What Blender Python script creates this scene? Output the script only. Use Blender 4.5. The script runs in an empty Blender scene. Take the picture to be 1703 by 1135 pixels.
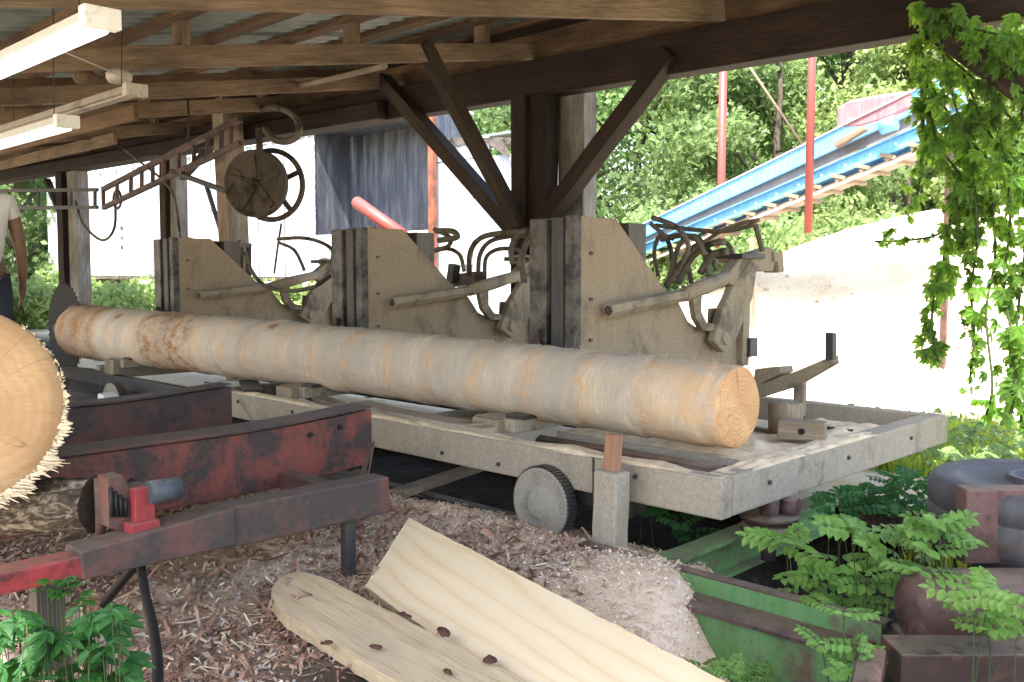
import bpy, math, random
from mathutils import Vector, Matrix, noise as mnoise
random.seed(7)
PI = math.pi
sc = bpy.context.scene
COL = sc.collection
V = Vector
def rad(d): return math.radians(d)

# ------------------------------------------------------------------ camera
FPX = 1570.0
H = 1.5
th = math.atan((567.5-452)/FPX); az = rad(44.5)
CF = V((-math.sin(az)*math.cos(th), math.cos(az)*math.cos(th), -math.sin(th)))
CR = V((math.cos(az), math.sin(az), 0)); CU = CR.cross(CF)
CC = V((0, 0, H))
cd = bpy.data.cameras.new('camera'); cam = bpy.data.objects.new('camera', cd); COL.objects.link(cam)
cam.matrix_world = Matrix(((CR.x, CU.x, -CF.x, 0), (CR.y, CU.y, -CF.y, 0), (CR.z, CU.z, -CF.z, H), (0, 0, 0, 1)))
cd.sensor_width = 36; cd.lens = FPX/1703*36; cd.clip_start = .05; cd.clip_end = 2000
sc.camera = cam
def at(u, v, x=None, y=None, z=None, d=None):
    """survey helper: world position of a sighted point on a known plane"""
    r = CF + CR*((u-851.5)/FPX) - CU*((v-567.5)/FPX)
    if x is not None: t = (x-CC.x)/r.x
    elif y is not None: t = (y-CC.y)/r.y
    elif z is not None: t = (z-CC.z)/r.z
    else: t = d
    return CC + r*t

# ------------------------------------------------------------------ mesh builder
class MB:
    def __init__(s): s.v = []; s.f = []; s.uv = []; s.sm = []
    def face(s, idx, uvs, smooth=False):
        s.f.append(tuple(idx)); s.uv.append(uvs); s.sm.append(smooth)
    def poly(s, pts, uvs=None, smooth=False):
        b = len(s.v); s.v += [tuple(p) for p in pts]
        if uvs is None:
            n = (V(pts[1])-V(pts[0])).cross(V(pts[2])-V(pts[0]))
            k = max(range(3), key=lambda i: abs(n[i])); i, j = [(1, 2), (0, 2), (0, 1)][k]
            uvs = [(p[i], p[j]) for p in pts]
        s.face(range(b, b+len(pts)), uvs, smooth)
        return s
    def bar(s, p0, p1, w, h, up=(0, 0, 1), w1=None, h1=None, nseg=1, wob=0):
        """box beam from p0 to p1, width w across, height h along up; uv runs along the length"""
        p0 = V(p0); p1 = V(p1); d = p1-p0; L = d.length; d = d/L
        up = V(up)
        if abs(d.dot(up.normalized())) > .98: up = V((0, 1, 0))
        sd = d.cross(up).normalized(); u = sd.cross(d).normalized()
        w1 = w if w1 is None else w1; h1 = h if h1 is None else h1
        uo = random.random()*20; vo = random.random()*20
        b = len(s.v)
        for k in range(nseg+1):
            t = k/nseg; ww = w+(w1-w)*t; hh = h+(h1-h)*t
            c = p0+(p1-p0)*t
            if wob: c = c + sd*random.uniform(-wob, wob) + u*random.uniform(-wob, wob)
            for a, e in ((-1, -1), (1, -1), (1, 1), (-1, 1)):
                s.v.append(tuple(c+sd*(a*ww/2)+u*(e*hh/2)))
        per = [0, w, w+h, 2*w+h, 2*w+2*h]
        for k in range(nseg):
            for i in range(4):
                j = (i+1) % 4
                a0 = b+4*k+i; a1 = b+4*k+j; u0 = uo+L*k/nseg; u1 = uo+L*(k+1)/nseg
                s.face((a0, a1, a1+4, a0+4), [(u0, vo+per[i]), (u0, vo+per[i+1]), (u1, vo+per[i+1]), (u1, vo+per[i])])
        e = b+4*nseg
        s.face((b+3, b+2, b+1, b), [(uo, vo+h), (uo+w, vo+h), (uo+w, vo), (uo, vo)])
        s.face((e, e+1, e+2, e+3), [(uo, vo), (uo+w, vo), (uo+w, vo+h), (uo, vo+h)])
        return s
    def box(s, x0, x1, y0, y1, z0, z1):
        c = ((y0+y1)/2, (z0+z1)/2)
        return s.bar((x0, c[0], c[1]), (x1, c[0], c[1]), abs(y1-y0), abs(z1-z0))
    def tube(s, pts, r, seg=8, caps=True, smooth=True):
        pts = [V(p) for p in pts]; n = len(pts)
        rs = r if isinstance(r, (list, tuple)) else [r]*n
        b = len(s.v); ln = 0; lens = [0]
        for k in range(1, n): ln += (pts[k]-pts[k-1]).length; lens.append(ln)
        t0 = (pts[1]-pts[0]).normalized()
        u = t0.orthogonal().normalized()
        uo = random.random()*10
        for k in range(n):
            t = (pts[min(k+1, n-1)]-pts[max(k-1, 0)]).normalized()
            u = (u-t*u.dot(t)).normalized(); w = t.cross(u)
            for i in range(seg):
                a = 2*PI*i/seg
                s.v.append(tuple(pts[k]+(u*math.cos(a)+w*math.sin(a))*rs[k]))
        for k in range(n-1):
            for i in range(seg):
                j = (i+1) % seg
                c0 = 2*PI*rs[k]*i/seg; c1 = 2*PI*rs[k]*(i+1)/seg
                s.face((b+k*seg+i, b+k*seg+j, b+(k+1)*seg+j, b+(k+1)*seg+i),
                       [(uo+lens[k], c0), (uo+lens[k], c1), (uo+lens[k+1], c1), (uo+lens[k+1], c0)], smooth)
        if caps:
            s.face([b+i for i in range(seg)][::-1], [(0, 0)]*seg); s.face([b+(n-1)*seg+i for i in range(seg)], [(0, 0)]*seg)
        return s
    def lathe(s, c, axis, prof, seg=32, smooth=True):
        """prof = [(offset along axis, radius)]"""
        c = V(c); ax = V(axis).normalized(); u = ax.orthogonal().normalized(); w = ax.cross(u)
        b = len(s.v)
        for (o, r) in prof:
            for i in range(seg):
                a = 2*PI*i/seg
                s.v.append(tuple(c+ax*o+(u*math.cos(a)+w*math.sin(a))*r))
        for k in range(len(prof)-1):
            for i in range(seg):
                j = (i+1) % seg
                s.face((b+k*seg+i, b+k*seg+j, b+(k+1)*seg+j, b+(k+1)*seg+i),
                       [(prof[k][0], i*.05), (prof[k][0], i*.05+.05), (prof[k+1][0], i*.05+.05), (prof[k+1][0], i*.05)], smooth)
        for k, rev in ((0, True), (len(prof)-1, False)):
            if prof[k][1] > 1e-4:
                q = [b+k*seg+i for i in range(seg)]
                s.face(q[::-1] if rev else q, [(0, 0)]*seg)
        return s
    def prism(s, pts, off):
        """flat outline extruded by the vector off"""
        off = V(off); pts = [V(p) for p in pts]; n = len(pts); c = sum(pts, V())/n
        nrm = V()
        for i in range(n): nrm += (pts[i]-c).cross(pts[(i+1) % n]-c)
        if nrm.dot(off) > 0: pts = pts[::-1]
        b = len(s.v); s.v += [tuple(p) for p in pts]+[tuple(p+off) for p in pts]
        k = max(range(3), key=lambda i: abs(nrm[i])); i0, j0 = [(1, 2), (0, 2), (0, 1)][k]
        s.face(range(b, b+n), [(p[i0], p[j0]) for p in pts])
        s.face([b+n+i for i in range(n)][::-1], [(pts[i][i0], pts[i][j0]) for i in range(n)][::-1])
        for i in range(n):
            j = (i+1) % n; L = (pts[j]-pts[i]).length
            s.face((b+j, b+i, b+n+i, b+n+j), [(L, 0), (0, 0), (0, off.length), (L, off.length)])
        return s
    def build(s, name, mat, parent=None, origin=None, bevel=0, **tags):
        if parent is not None: o0 = ROOTLOC[parent.name]
        elif origin is not None: o0 = V(origin)
        else:
            xs = [p[0] for p in s.v]; ys = [p[1] for p in s.v]; zs = [p[2] for p in s.v]
            o0 = V(((min(xs)+max(xs))/2, (min(ys)+max(ys))/2, min(zs)))
        me = bpy.data.meshes.new(name)
        me.from_pydata([(p[0]-o0.x, p[1]-o0.y, p[2]-o0.z) for p in s.v], [], s.f)
        uvl = me.uv_layers.new(name='UVMap')
        flat = []
        for q in s.uv:
            for a in q: flat += [a[0], a[1]]
        uvl.data.foreach_set('uv', flat)
        me.polygons.foreach_set('use_smooth', s.sm)
        me.materials.append(mat); me.update()
        o = bpy.data.objects.new(name, me); COL.objects.link(o)
        if parent is not None: o.parent = parent
        else: o.location = o0
        ROOTLOC[o.name] = o0
        if bevel:
            m = o.modifiers.new('bevel', 'BEVEL'); m.width = bevel; m.segments = 2; m.limit_method = 'ANGLE'; m.angle_limit = rad(40)
        for k, vv in tags.items(): o[k] = vv
        return o
ROOTLOC = {}
def thing(name, loc, label, cat, group=None, kind=None):
    o = bpy.data.objects.new(name, None); COL.objects.link(o); o.location = loc; o.empty_display_size = .1
    o['label'] = label; o['category'] = cat
    if group: o['group'] = group
    ROOTLOC[o.name] = V(loc)
    return o
def tag(o, label, cat, group=None):
    o['label'] = label; o['category'] = cat
    if group: o['group'] = group
    return o
def dup(root, loc, label=None, rz=0, s=1):
    r = root.copy(); COL.objects.link(r); r.location = loc; r.rotation_euler = (0, 0, rz); r.scale = (s, s, s)
    if label: r['label'] = label
    ROOTLOC[r.name] = V(loc)
    for ch in list(root.children):
        c = ch.copy(); COL.objects.link(c); c.parent = r; ROOTLOC[c.name] = V(loc)
        for g in list(ch.children):
            d = g.copy(); COL.objects.link(d); d.parent = c
    return r
def spline(pts, n=6):
    """smooth curve through points (Catmull-Rom)"""
    P = [V(p) for p in pts]; P = [P[0]*2-P[1]]+P+[P[-1]*2-P[-2]]; out = []
    for i in range(1, len(P)-2):
        for k in range(n):
            t = k/n; a, b, c, d = P[i-1:i+3]
            out.append(.5*((2*b)+(c-a)*t+(2*a-5*b+4*c-d)*t*t+(3*b-a-3*c+d)*t**3))
    out.append(P[-2]); return out

# ------------------------------------------------------------------ materials
class N:
    def __init__(s, name):
        s.m = bpy.data.materials.new(name); s.m.use_nodes = True; s.t = s.m.node_tree; s.t.nodes.clear()
        s.out = s.new('ShaderNodeOutputMaterial'); s.b = s.new('ShaderNodeBsdfPrincipled')
        s.link(s.b.outputs[0], s.out.inputs[0])
        s.tc = s.new('ShaderNodeTexCoord')
    def new(s, t, **k):
        n = s.t.nodes.new(t)
        for a, b in k.items(): setattr(n, a, b)
        return n
    def link(s, a, b): s.t.links.new(a, b)
    def co(s, kind='Object', scale=(1, 1, 1), rnd=False):
        mp = s.new('ShaderNodeMapping'); mp.inputs['Scale'].default_value = scale
        s.link(s.tc.outputs[kind], mp.inputs[0])
        if rnd:
            oi = s.new('ShaderNodeObjectInfo'); cb = s.new('ShaderNodeCombineXYZ')
            for i, k in enumerate((37., 53., 71.)): s.link(s.math('MULTIPLY', oi.outputs['Random'], k), cb.inputs[i])
            s.link(cb.outputs[0], mp.inputs['Location'])
        return mp.outputs[0]
    def noise(s, vec, scale, detail=6, rough=.6, dist=0):
        n = s.new('ShaderNodeTexNoise'); n.inputs['Scale'].default_value = scale; n.inputs['Detail'].default_value = detail
        n.inputs['Roughness'].default_value = rough; n.inputs['Distortion'].default_value = dist
        s.link(vec, n.inputs['Vector']); return n.outputs['Fac']
    def ramp(s, fac, stops, interp='LINEAR'):
        r = s.new('ShaderNodeValToRGB'); cr = r.color_ramp; cr.interpolation = interp
        while len(cr.elements) < len(stops): cr.elements.new(.5)
        for e, (p, c) in zip(cr.elements, stops):
            e.position = p; e.color = (c, c, c, 1) if isinstance(c, (int, float)) else (*c, 1)
        s.link(fac, r.inputs[0]); return r.outputs[0]
    def mix(s, f, a, b, mode='MIX'):
        m = s.new('ShaderNodeMix'); m.data_type = 'RGBA'; m.blend_type = mode
        for sock, val in ((m.inputs[0], f), (m.inputs[6], a), (m.inputs[7], b)):
            if isinstance(val, (int, float)): sock.default_value = val
            elif isinstance(val, tuple): sock.default_value = (*val, 1)
            else: s.link(val, sock)
        return m.outputs[2]
    def math(s, op, a, b=0.0):
        m = s.new('ShaderNodeMath'); m.operation = op
        for sock, val in ((m.inputs[0], a), (m.inputs[1], b)):
            if isinstance(val, (int, float)): sock.default_value = val
            else: s.link(val, sock)
        return m.outputs[0]
    def bump(s, h, st=.3, dist=.01):
        b = s.new('ShaderNodeBump'); b.inputs['Strength'].default_value = st; b.inputs['Distance'].default_value = dist
        s.link(h, b.inputs['Height']); s.link(b.outputs[0], s.b.inputs['Normal'])
    def done(s, col, rough=.75, metal=0, spec=.3):
        if isinstance(col, tuple): s.b.inputs['Base Color'].default_value = (*col, 1)
        else: s.link(col, s.b.inputs['Base Color'])
        if isinstance(rough, (int, float)): s.b.inputs['Roughness'].default_value = rough
        else: s.link(rough, s.b.inputs['Roughness'])
        s.b.inputs['Metallic'].default_value = metal; s.b.inputs['Specular IOR Level'].default_value = spec
        return s.m
def upmask(n, lo=.55, hi=.9, brk=14, amt=1):
    """where dust settles: faces looking up, broken by noise"""
    g = n.new('ShaderNodeNewGeometry'); sx = n.new('ShaderNodeSeparateXYZ'); n.link(g.outputs['True Normal'], sx.inputs[0])
    m = n.ramp(sx.outputs[2], [(lo, 0.), (hi, 1.)])
    k = n.ramp(n.noise(n.co(), brk, 5), [(.3, 0.), (.5, 1.)])
    return n.math('MULTIPLY', n.math('MULTIPLY', m, k), amt)
def wood(name, dark, mid, light, knots=True, dust=0, ustr=1.2, vstr=22, rough=.8, grime=None):
    n = N(name); c = n.co('UV', (ustr, vstr, 1))
    g = n.noise(c, 2.2, 8, .65, .6); big = n.noise(n.co('UV', (.8, 2, 1)), 1.6, 4)
    col = n.ramp(g, [(.25, dark), (.5, mid), (.75, light)])
    col = n.mix(n.ramp(big, [(.3, .75), (.7, 0.)]), col, dark, 'MULTIPLY') if grime is None else n.mix(n.ramp(big, [(.35, .8), (.62, 0.)]), col, grime)
    fine = n.noise(n.co('UV', (2, 90, 1)), 2, 3)
    col = n.mix(n.ramp(fine, [(.35, .45), (.5, 0.)]), col, tuple(x*.45 for x in dark))
    if knots:
        vo = n.new('ShaderNodeTexVoronoi'); vo.inputs['Scale'].default_value = 1.7; n.link(n.co('UV', (1, 3.2, 1)), vo.inputs['Vector'])
        col = n.mix(n.ramp(vo.outputs['Distance'], [(.035, .8), (.09, 0.)]), col, tuple(x*.5 for x in dark))
    if dust: col = n.mix(upmask(n, amt=dust), col, (.42, .33, .23))
    n.bump(n.math('ADD', g, n.math('MULTIPLY', fine, .5)), .5, .006)
    return n.done(col, rough, 0, .25)
def metalpaint(name, base, worn, rust, wear=.5, dust=.6, rough=.55, drips=True, metal=0, dustcol=(.42, .34, .24), scale=1.):
    n = N(name); o = n.co()
    a = n.noise(o, 3.5*scale, 9, .68, .4); b = n.noise(n.co('Object', (9, 9, 1.6), True), 2.2, 6, .6); c = n.noise(o, 26*scale, 6, .7)
    col = n.mix(n.ramp(b, [(.42, 0.), (.62, .65)]), base, worn)
    w = n.math('ADD', n.math('MULTIPLY', a, .75), n.math('MULTIPLY', c, .25))
    col = n.mix(n.ramp(w, [(1-wear-.06, 0.), (1-wear+.05, 1.)]), col, n.mix(c, rust, tuple(x*.45 for x in rust)))
    col = n.mix(n.ramp(c, [(.3, .5), (.45, 0.)]), col, tuple(x*.5 for x in base))
    if dust: col = n.mix(upmask(n, amt=dust), col, dustcol)
    n.bump(n.math('ADD', a, c), .35, .004)
    return n.done(col, rough, metal, .4)
def sawdusty(name, dustc, darkc, under, thr=.52, rough=.95, blot=.5):
    """machine steel caked with sawdust"""
    n = N(name); o = n.co()
    a = n.noise(o, 2.2, 8, .65, .5); f = n.noise(o, 60, 4, .7); dr = n.noise(n.co('Object', (14, 14, 1.5), True), 1.5, 5)
    col = n.mix(n.ramp(f, [(.3, 0.), (.7, 1.)]), darkc, dustc)
    col = n.mix(n.ramp(dr, [(.35, .35), (.6, 0.)]), col, darkc)
    col = n.mix(n.ramp(a, [(thr+.04, 0.), (thr+.12, .85)]), col, under)
    g2 = n.noise(n.co('Object', (1, 1, .7), True), 3.2, 8, .7, .3)
    col = n.mix(n.ramp(g2, [(.52, 0.), (.68, blot)]), col, tuple(x*.45 for x in under))
    sc2 = n.noise(o, 17, 6, .75)
    col = n.mix(n.ramp(sc2, [(.28, blot), (.38, 0.)]), col, tuple(x*.55 for x in darkc))
    n.bump(n.math('ADD', f, a), .6, .006)
    return n.done(col, rough, 0, .15)

M = {}
M['rafter'] = wood('rafter_wood', (.14, .09, .055), (.25, .172, .108), (.37, .265, .17), grime=(.09, .062, .043))
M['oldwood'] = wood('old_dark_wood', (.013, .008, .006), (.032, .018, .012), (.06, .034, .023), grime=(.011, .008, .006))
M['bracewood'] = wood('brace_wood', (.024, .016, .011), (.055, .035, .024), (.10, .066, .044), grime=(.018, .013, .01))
M['greywood'] = wood('weathered_grey_wood', (.14, .125, .11), (.27, .25, .23), (.42, .40, .37), grime=(.10, .07, .05))
M['postwood'] = wood('dusty_post_wood', (.16, .12, .085), (.30, .235, .165), (.42, .34, .24), grime=(.14, .10, .07))
M['purlin'] = wood('purlin_wood', (.09, .05, .028), (.17, .10, .055), (.26, .16, .09), grime=(.06, .04, .025))
M['redwood'] = wood('reddish_wood', (.22, .09, .05), (.38, .19, .11), (.48, .29, .19), grime=(.26, .14, .09))
M['freshplank'] = wood('fresh_pine', (.50, .33, .16), (.66, .49, .27), (.74, .59, .36), knots=False, ustr=.5, vstr=10, rough=.75, grime=(.58, .42, .24))
M['slab'] = wood('old_slab_pine', (.40, .28, .15), (.58, .43, .26), (.67, .52, .34), knots=True, ustr=.8, vstr=7, rough=.9, grime=(.47, .37, .25))
M['redsteel'] = metalpaint('worn_red_steel', (.22, .055, .04), (.14, .05, .042), (.07, .048, .045), wear=.50, dust=.5, dustcol=(.22, .17, .14))
M['darkred'] = metalpaint('dark_red_steel', (.13, .055, .045), (.09, .05, .045), (.07, .055, .052), wear=.5, dust=.45, dustcol=(.20, .16, .13))
M['rust'] = metalpaint('rusty_steel', (.12, .055, .04), (.085, .045, .04), (.055, .03, .025), wear=.5, dust=.25)
M['rustpink'] = metalpaint('rusty_pinkish_steel', (.13, .065, .06), (.10, .06, .058), (.07, .035, .028), wear=.5, dust=.2, rough=.6)
M['greensteel'] = metalpaint('worn_green_steel', (.09, .205, .065), (.15, .25, .11), (.16, .11, .08), wear=.42, dust=.3, rough=.5, dustcol=(.3, .26, .2))
M['blue'] = metalpaint('blue_paint', (.13, .38, .72), (.20, .46, .76), (.2, .26, .34), wear=.33, dust=.2, rough=.45)
M['redpipe'] = metalpaint('red_pipe_paint', (.30, .055, .045), (.27, .065, .055), (.2, .07, .05), wear=.36, dust=0, rough=.5)
M['dustysteel'] = sawdusty('sawdust_caked_steel', (.36, .285, .20), (.23, .18, .125), (.12, .095, .075))
M['dustyhb'] = sawdusty('sawdust_caked_plate', (.37, .28, .19), (.245, .185, .125), (.17, .13, .10), thr=.52)
M['pulleysteel'] = sawdusty('grey_brown_pulley_iron', (.13, .105, .08), (.07, .055, .045), (.035, .028, .024), thr=.46)
M['frame'] = sawdusty('grey_dusty_frame', (.43, .36, .28), (.28, .235, .185), (.15, .125, .105), thr=.55, blot=.38)
M['darksteel'] = metalpaint('dark_greasy_steel', (.035, .032, .032), (.06, .055, .052), (.05, .03, .022), wear=.42, dust=.5, dustcol=(.20, .16, .11))
M['brightred'] = metalpaint('bright_red_bracket', (.27, .03, .035), (.20, .03, .035), (.07, .02, .02), wear=.42, dust=.2)
M['bladesteel'] = metalpaint('dull_dark_blade', (.014, .012, .012), (.024, .02, .018), (.03, .02, .016), wear=.45, dust=0, rough=.85)
M['channel'] = metalpaint('grey_brown_channel', (.085, .07, .06), (.14, .115, .09), (.022, .016, .014), wear=.47, dust=.4)
M['hose'] = sawdusty('dusty_hose', (.20, .165, .12), (.09, .075, .06), (.025, .022, .02), thr=.45)
M['black'] = N('black_rubber').done((.014, .013, .014), .5)
M['wheelmetal'] = sawdusty('dusty_wheel_face', (.36, .33, .28), (.25, .22, .18), (.2, .17, .14))
M['bluegrey'] = metalpaint('blue_grey_motor', (.045, .055, .07), (.075, .08, .10), (.06, .05, .05), wear=.4, dust=.2)
M['whitepaint'] = metalpaint('white_enamel', (.78, .76, .72), (.70, .67, .62), (.45, .36, .27), wear=.25, dust=0, rough=.4)
M['dirtywhite'] = metalpaint('dirty_fixture_enamel', (.50, .44, .37), (.42, .35, .28), (.28, .2, .14), wear=.4, dust=0, rough=.5)
M['drum'] = metalpaint('dark_drum_steel', (.055, .053, .062), (.08, .075, .085), (.07, .045, .04), wear=.40, dust=.25, rough=.6, dustcol=(.16, .14, .15))
M['hood'] = metalpaint('faded_pink_hood', (.30, .11, .12), (.38, .19, .19), (.26, .09, .08), wear=.36, dust=0)
M['belt'] = metalpaint('conveyor_belt', (.20, .17, .15), (.26, .22, .19), (.3, .2, .12), wear=.4, dust=.6)

def corrugated(name, base, dirt, blue=None):
    n = N(name); o = n.co(); a = n.noise(n.co('Object', (3, 3, .5)), 2, 6); b = n.noise(o, 12, 6)
    col = n.mix(n.ramp(a, [(.45, 0.), (.72, .7)]), base, dirt)
    col = n.mix(n.ramp(b, [(.58, 0.), (.72, .35)]), col, dirt)
    n.bump(b, .15, .003)
    return n.done(col, .5, 0, .4)
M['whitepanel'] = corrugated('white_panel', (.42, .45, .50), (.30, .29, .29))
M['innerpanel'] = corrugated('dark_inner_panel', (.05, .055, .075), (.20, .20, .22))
M['tin'] = corrugated('roof_tin_underside', (.17, .20, .19), (.07, .06, .05))
M['redtrim'] = metalpaint('red_rusted_trim', (.34, .075, .035), (.30, .10, .06), (.16, .07, .04), wear=.5, dust=0)

# debarked log: machined bands along the stem, raw bark and stain near the butt
def log_mat():
    n = N('debarked_log'); uvc = n.co('UV')
    sx = n.new('ShaderNodeSeparateXYZ'); n.link(uvc, sx.inputs[0])
    ob = n.co(); so = n.new('ShaderNodeSeparateXYZ'); n.link(ob, so.inputs[0])
    wob = n.noise(n.co('UV', (1.2, 2.5, 1)), 1.3, 3)
    u = n.math('ADD', sx.outputs[0], n.math('MULTIPLY', wob, .22))
    fine = n.noise(n.co('UV', (48, 3.0, 1)), 1.5, 7, .8)
    speck = n.noise(ob, 45, 5, .7)
    base = n.ramp(fine, [(.3, (.43, .34, .255)), (.5, (.59, .475, .365)), (.72, (.70, .58, .455))])
    base = n.mix(n.ramp(n.noise(n.co('UV', (1.4, .9, 1)), 2, 5), [(.38, .8), (.62, 0.)]), base, (.42, .36, .30))
    base = n.mix(n.ramp(speck, [(.3, .4), (.42, 0.)]), base, (.34, .24, .16))
    m = n.math('FRACT', n.math('MULTIPLY', u, 2.2))
    band = n.ramp(m, [(0, 0.), (.30, 0.), (.5, 1.), (.58, .5), (.80, 0.)])
    band = n.math('MULTIPLY', band, n.ramp(n.noise(n.co('UV', (3, 5, 1)), 2, 4), [(.36, .1), (.6, .9)]))
    col = n.mix(n.math('MULTIPLY', band, .8), base, (.68, .42, .23))
    col = n.mix(n.math('MULTIPLY', n.ramp(m, [(.455, 0.), (.475, 1.), (.50, 0.)]), n.ramp(n.noise(ob, 6, 4), [(.4, 0.), (.6, .4)])), col, (.32, .17, .08))
    col = n.mix(n.ramp(n.noise(n.co('UV', (2.2, 3., 1)), 1.7, 5), [(.58, 0.), (.74, .35)]), col, (.62, .40, .25))
    endz = n.ramp(n.math('MULTIPLY', u, .1), [(.83, 0.), (.87, .75)]); col = n.mix(n.math('MULTIPLY', endz, n.ramp(n.noise(ob, 7, 5), [(.4, .3), (.55, 1.)])), col, (.68, .42, .23))
    # dark knots
    vo = n.new('ShaderNodeTexVoronoi'); vo.inputs['Scale'].default_value = 1.0; n.link(n.co('UV', (1.3, 1.9, 1)), vo.inputs['Vector'])
    kn = n.math('ADD', vo.outputs['Distance'], n.math('MULTIPLY', n.noise(ob, 9, 4), .10))
    col = n.mix(n.ramp(kn, [(.10, .85), (.15, .25), (.22, 0.)]), col, (.26, .12, .07))
    # stained butt, by distance along the stem (metres from the butt)
    pat = n.noise(n.co('UV', (2.0, 2.2, 1)), 2.2, 7, .65)
    def zone(a, b, e=.12):
        if a < 0: return n.ramp(n.math('MULTIPLY', u, .1), [((b-e)/10, 1.), ((b+e)/10, 0.)])
        return n.math('MULTIPLY', n.ramp(n.math('MULTIPLY', u, .1), [((a-e)/10, 0.), ((a+e)/10, 1.)]), n.ramp(n.math('MULTIPLY', u, .1), [((b-e)/10, 1.), ((b+e)/10, 0.)]))
    z1 = zone(-.5, 1.15); z2 = zone(2.25, 3.3)
    col = n.mix(n.math('MULTIPLY', z1, n.ramp(pat, [(.34, 1.), (.6, .45)])), col, n.ramp(speck, [(.35, (.16, .07, .03)), (.6, (.42, .22, .10))]))
    col = n.mix(n.math('MULTIPLY', z2, n.ramp(pat, [(.42, 1.), (.52, .25), (.62, .9)])), col, n.ramp(speck, [(.35, (.16, .075, .045)), (.6, (.44, .26, .14))]))
    n.bump(n.math('ADD', n.math('ADD', fine, speck), n.math('MULTIPLY', band, 1.5)), .55, .008)
    return n.done(col, .85, 0, .2)
M['log'] = log_mat()
def rings(name, c1, c2, c3, scale, cx=0, cy=0, ringk=.25):
    """sawn end grain: growth rings round the pith (object Y,Z plane)"""
    n = N(name); mp = n.new('ShaderNodeMapping'); mp.inputs['Location'].default_value = (0, cx, cy); mp.inputs['Scale'].default_value = (0, 1, 1.02)
    n.link(n.tc.outputs['Object'], mp.inputs[0])
    ln = n.new('ShaderNodeVectorMath'); ln.operation = 'LENGTH'; n.link(mp.outputs[0], ln.inputs[0])
    o = n.co(); d = n.noise(o, 5, 5); r = n.math('ADD', ln.outputs['Value'], n.math('MULTIPLY', d, .13))
    w = n.math('SINE', n.math('MULTIPLY', r, scale)); saw = n.noise(n.co('Object', (1, 6, 60)), 2.5, 5, .7, .3)
    f = n.math('ADD', n.math('MULTIPLY', w, ringk), n.math('MULTIPLY', saw, .9))
    col = n.ramp(f, [(.15, c1), (.45, c2), (.8, c3)])
    col = n.mix(n.ramp(n.noise(o, 4, 5), [(.35, .6), (.65, 0.)]), col, c1)
    so = n.new('ShaderNodeSeparateXYZ'); n.link(o, so.inputs[0]); an = n.math('ARCTAN2', so.outputs[2], so.outputs[1])
    cb = n.new('ShaderNodeCombineXYZ'); n.link(n.math('MULTIPLY', an, 2.2), cb.inputs[0]); n.link(n.math('MULTIPLY', ln.outputs['Value'], 1.2), cb.inputs[1])
    ck = n.noise(cb.outputs[0], 1.0, 1, .5); col = n.mix(n.ramp(ck, [(.494, 0.), (.5, .5), (.506, 0.)]), col, tuple(x*.35 for x in c1))
    n.bump(saw, .4, .006)
    return n.done(col, .85, 0, .2)
M['logend'] = rings('log_end_grain', (.50, .22, .09), (.66, .39, .19), (.76, .55, .33), 250, ringk=.09)
M['bigend'] = rings('big_log_end_grain', (.43, .24, .12), (.54, .34, .18), (.61, .44, .28), 150, ringk=.06)
def bark_mat(name='pine_bark', a=(.05, .035, .028), b=(.14, .10, .075), c=(.30, .22, .15)):
    n = N(name); o = n.co('UV', (2, 6, 1)); x = n.noise(o, 3, 8, .7, 1.2); y = n.noise(n.co(), 30, 6, .7)
    col = n.ramp(n.math('ADD', n.math('MULTIPLY', x, .7), n.math('MULTIPLY', y, .3)), [(.35, a), (.5, b), (.68, c)])
    n.bump(x, .9, .03); return n.done(col, .9, 0, .15)
M['bark'] = bark_mat()
M['bark2'] = bark_mat('dark_flake', (.03, .015, .012), (.09, .04, .03), (.17, .09, .07))
M['muckybark'] = bark_mat('mucky_bark', (.02, .014, .011), (.08, .06, .045), (.50, .42, .33))
M['splinter'] = N('torn_wood_fibre').done((.72, .58, .40), .85)
M['fuzz'] = N('sawn_fibre_fuzz').done((.55, .42, .29), .9)

def leafmat(name, c, t, var=.5, tr=.45, rough=.5, scale=.8):
    n = N(name); o = n.co(); oi = n.new('ShaderNodeObjectInfo')
    a = n.noise(o, scale, 3); b = n.noise(o, 8*scale+3, 2)
    f = n.math('ADD', n.math('MULTIPLY', a, .6), n.math('MULTIPLY', b, .4))
    k = n.ramp(f, [(.36, 1-var), (.62, 1+var)])
    cc = n.mix(1., k, c, 'MULTIPLY'); tt = n.mix(1., k, t, 'MULTIPLY')
    cc = n.mix(n.math('MULTIPLY', oi.outputs['Random'], .5), cc, tuple(x*y for x, y in zip(c, (1.5, 1.15, .9))))
    n.link(cc, n.b.inputs['Base Color']); n.b.inputs['Roughness'].default_value = rough; n.b.inputs['Specular IOR Level'].default_value = .3
    ts = n.new('ShaderNodeBsdfTranslucent'); n.link(tt, ts.inputs[0]); mx = n.new('ShaderNodeMixShader'); mx.inputs[0].default_value = tr
    n.link(n.b.outputs[0], mx.inputs[1]); n.link(ts.outputs[0], mx.inputs[2]); n.link(mx.outputs[0], n.out.inputs[0])
    return n.m
M['treeleaf'] = leafmat('tree_leaf', (.15, .225, .095), (.22, .33, .11), .5, .5, scale=.45)  # tree leaf colour raised and greyed, painting in the bright haze
M['treeleaf2'] = leafmat('pale_tree_leaf', (.21, .30, .12), (.31, .43, .15), .4, .45, scale=.5)
M['bushleaf'] = leafmat('bush_leaf', (.19, .28, .11), (.30, .44, .15), .45, .45, scale=.9)
M['vineleaf'] = leafmat('vine_leaf', (.085, .17, .03), (.30, .48, .05), .65, .55, scale=2.5)
M['fern'] = leafmat('pinnate_leaf', (.14, .27, .07), (.24, .42, .10), .5, .45, scale=5)
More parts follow.
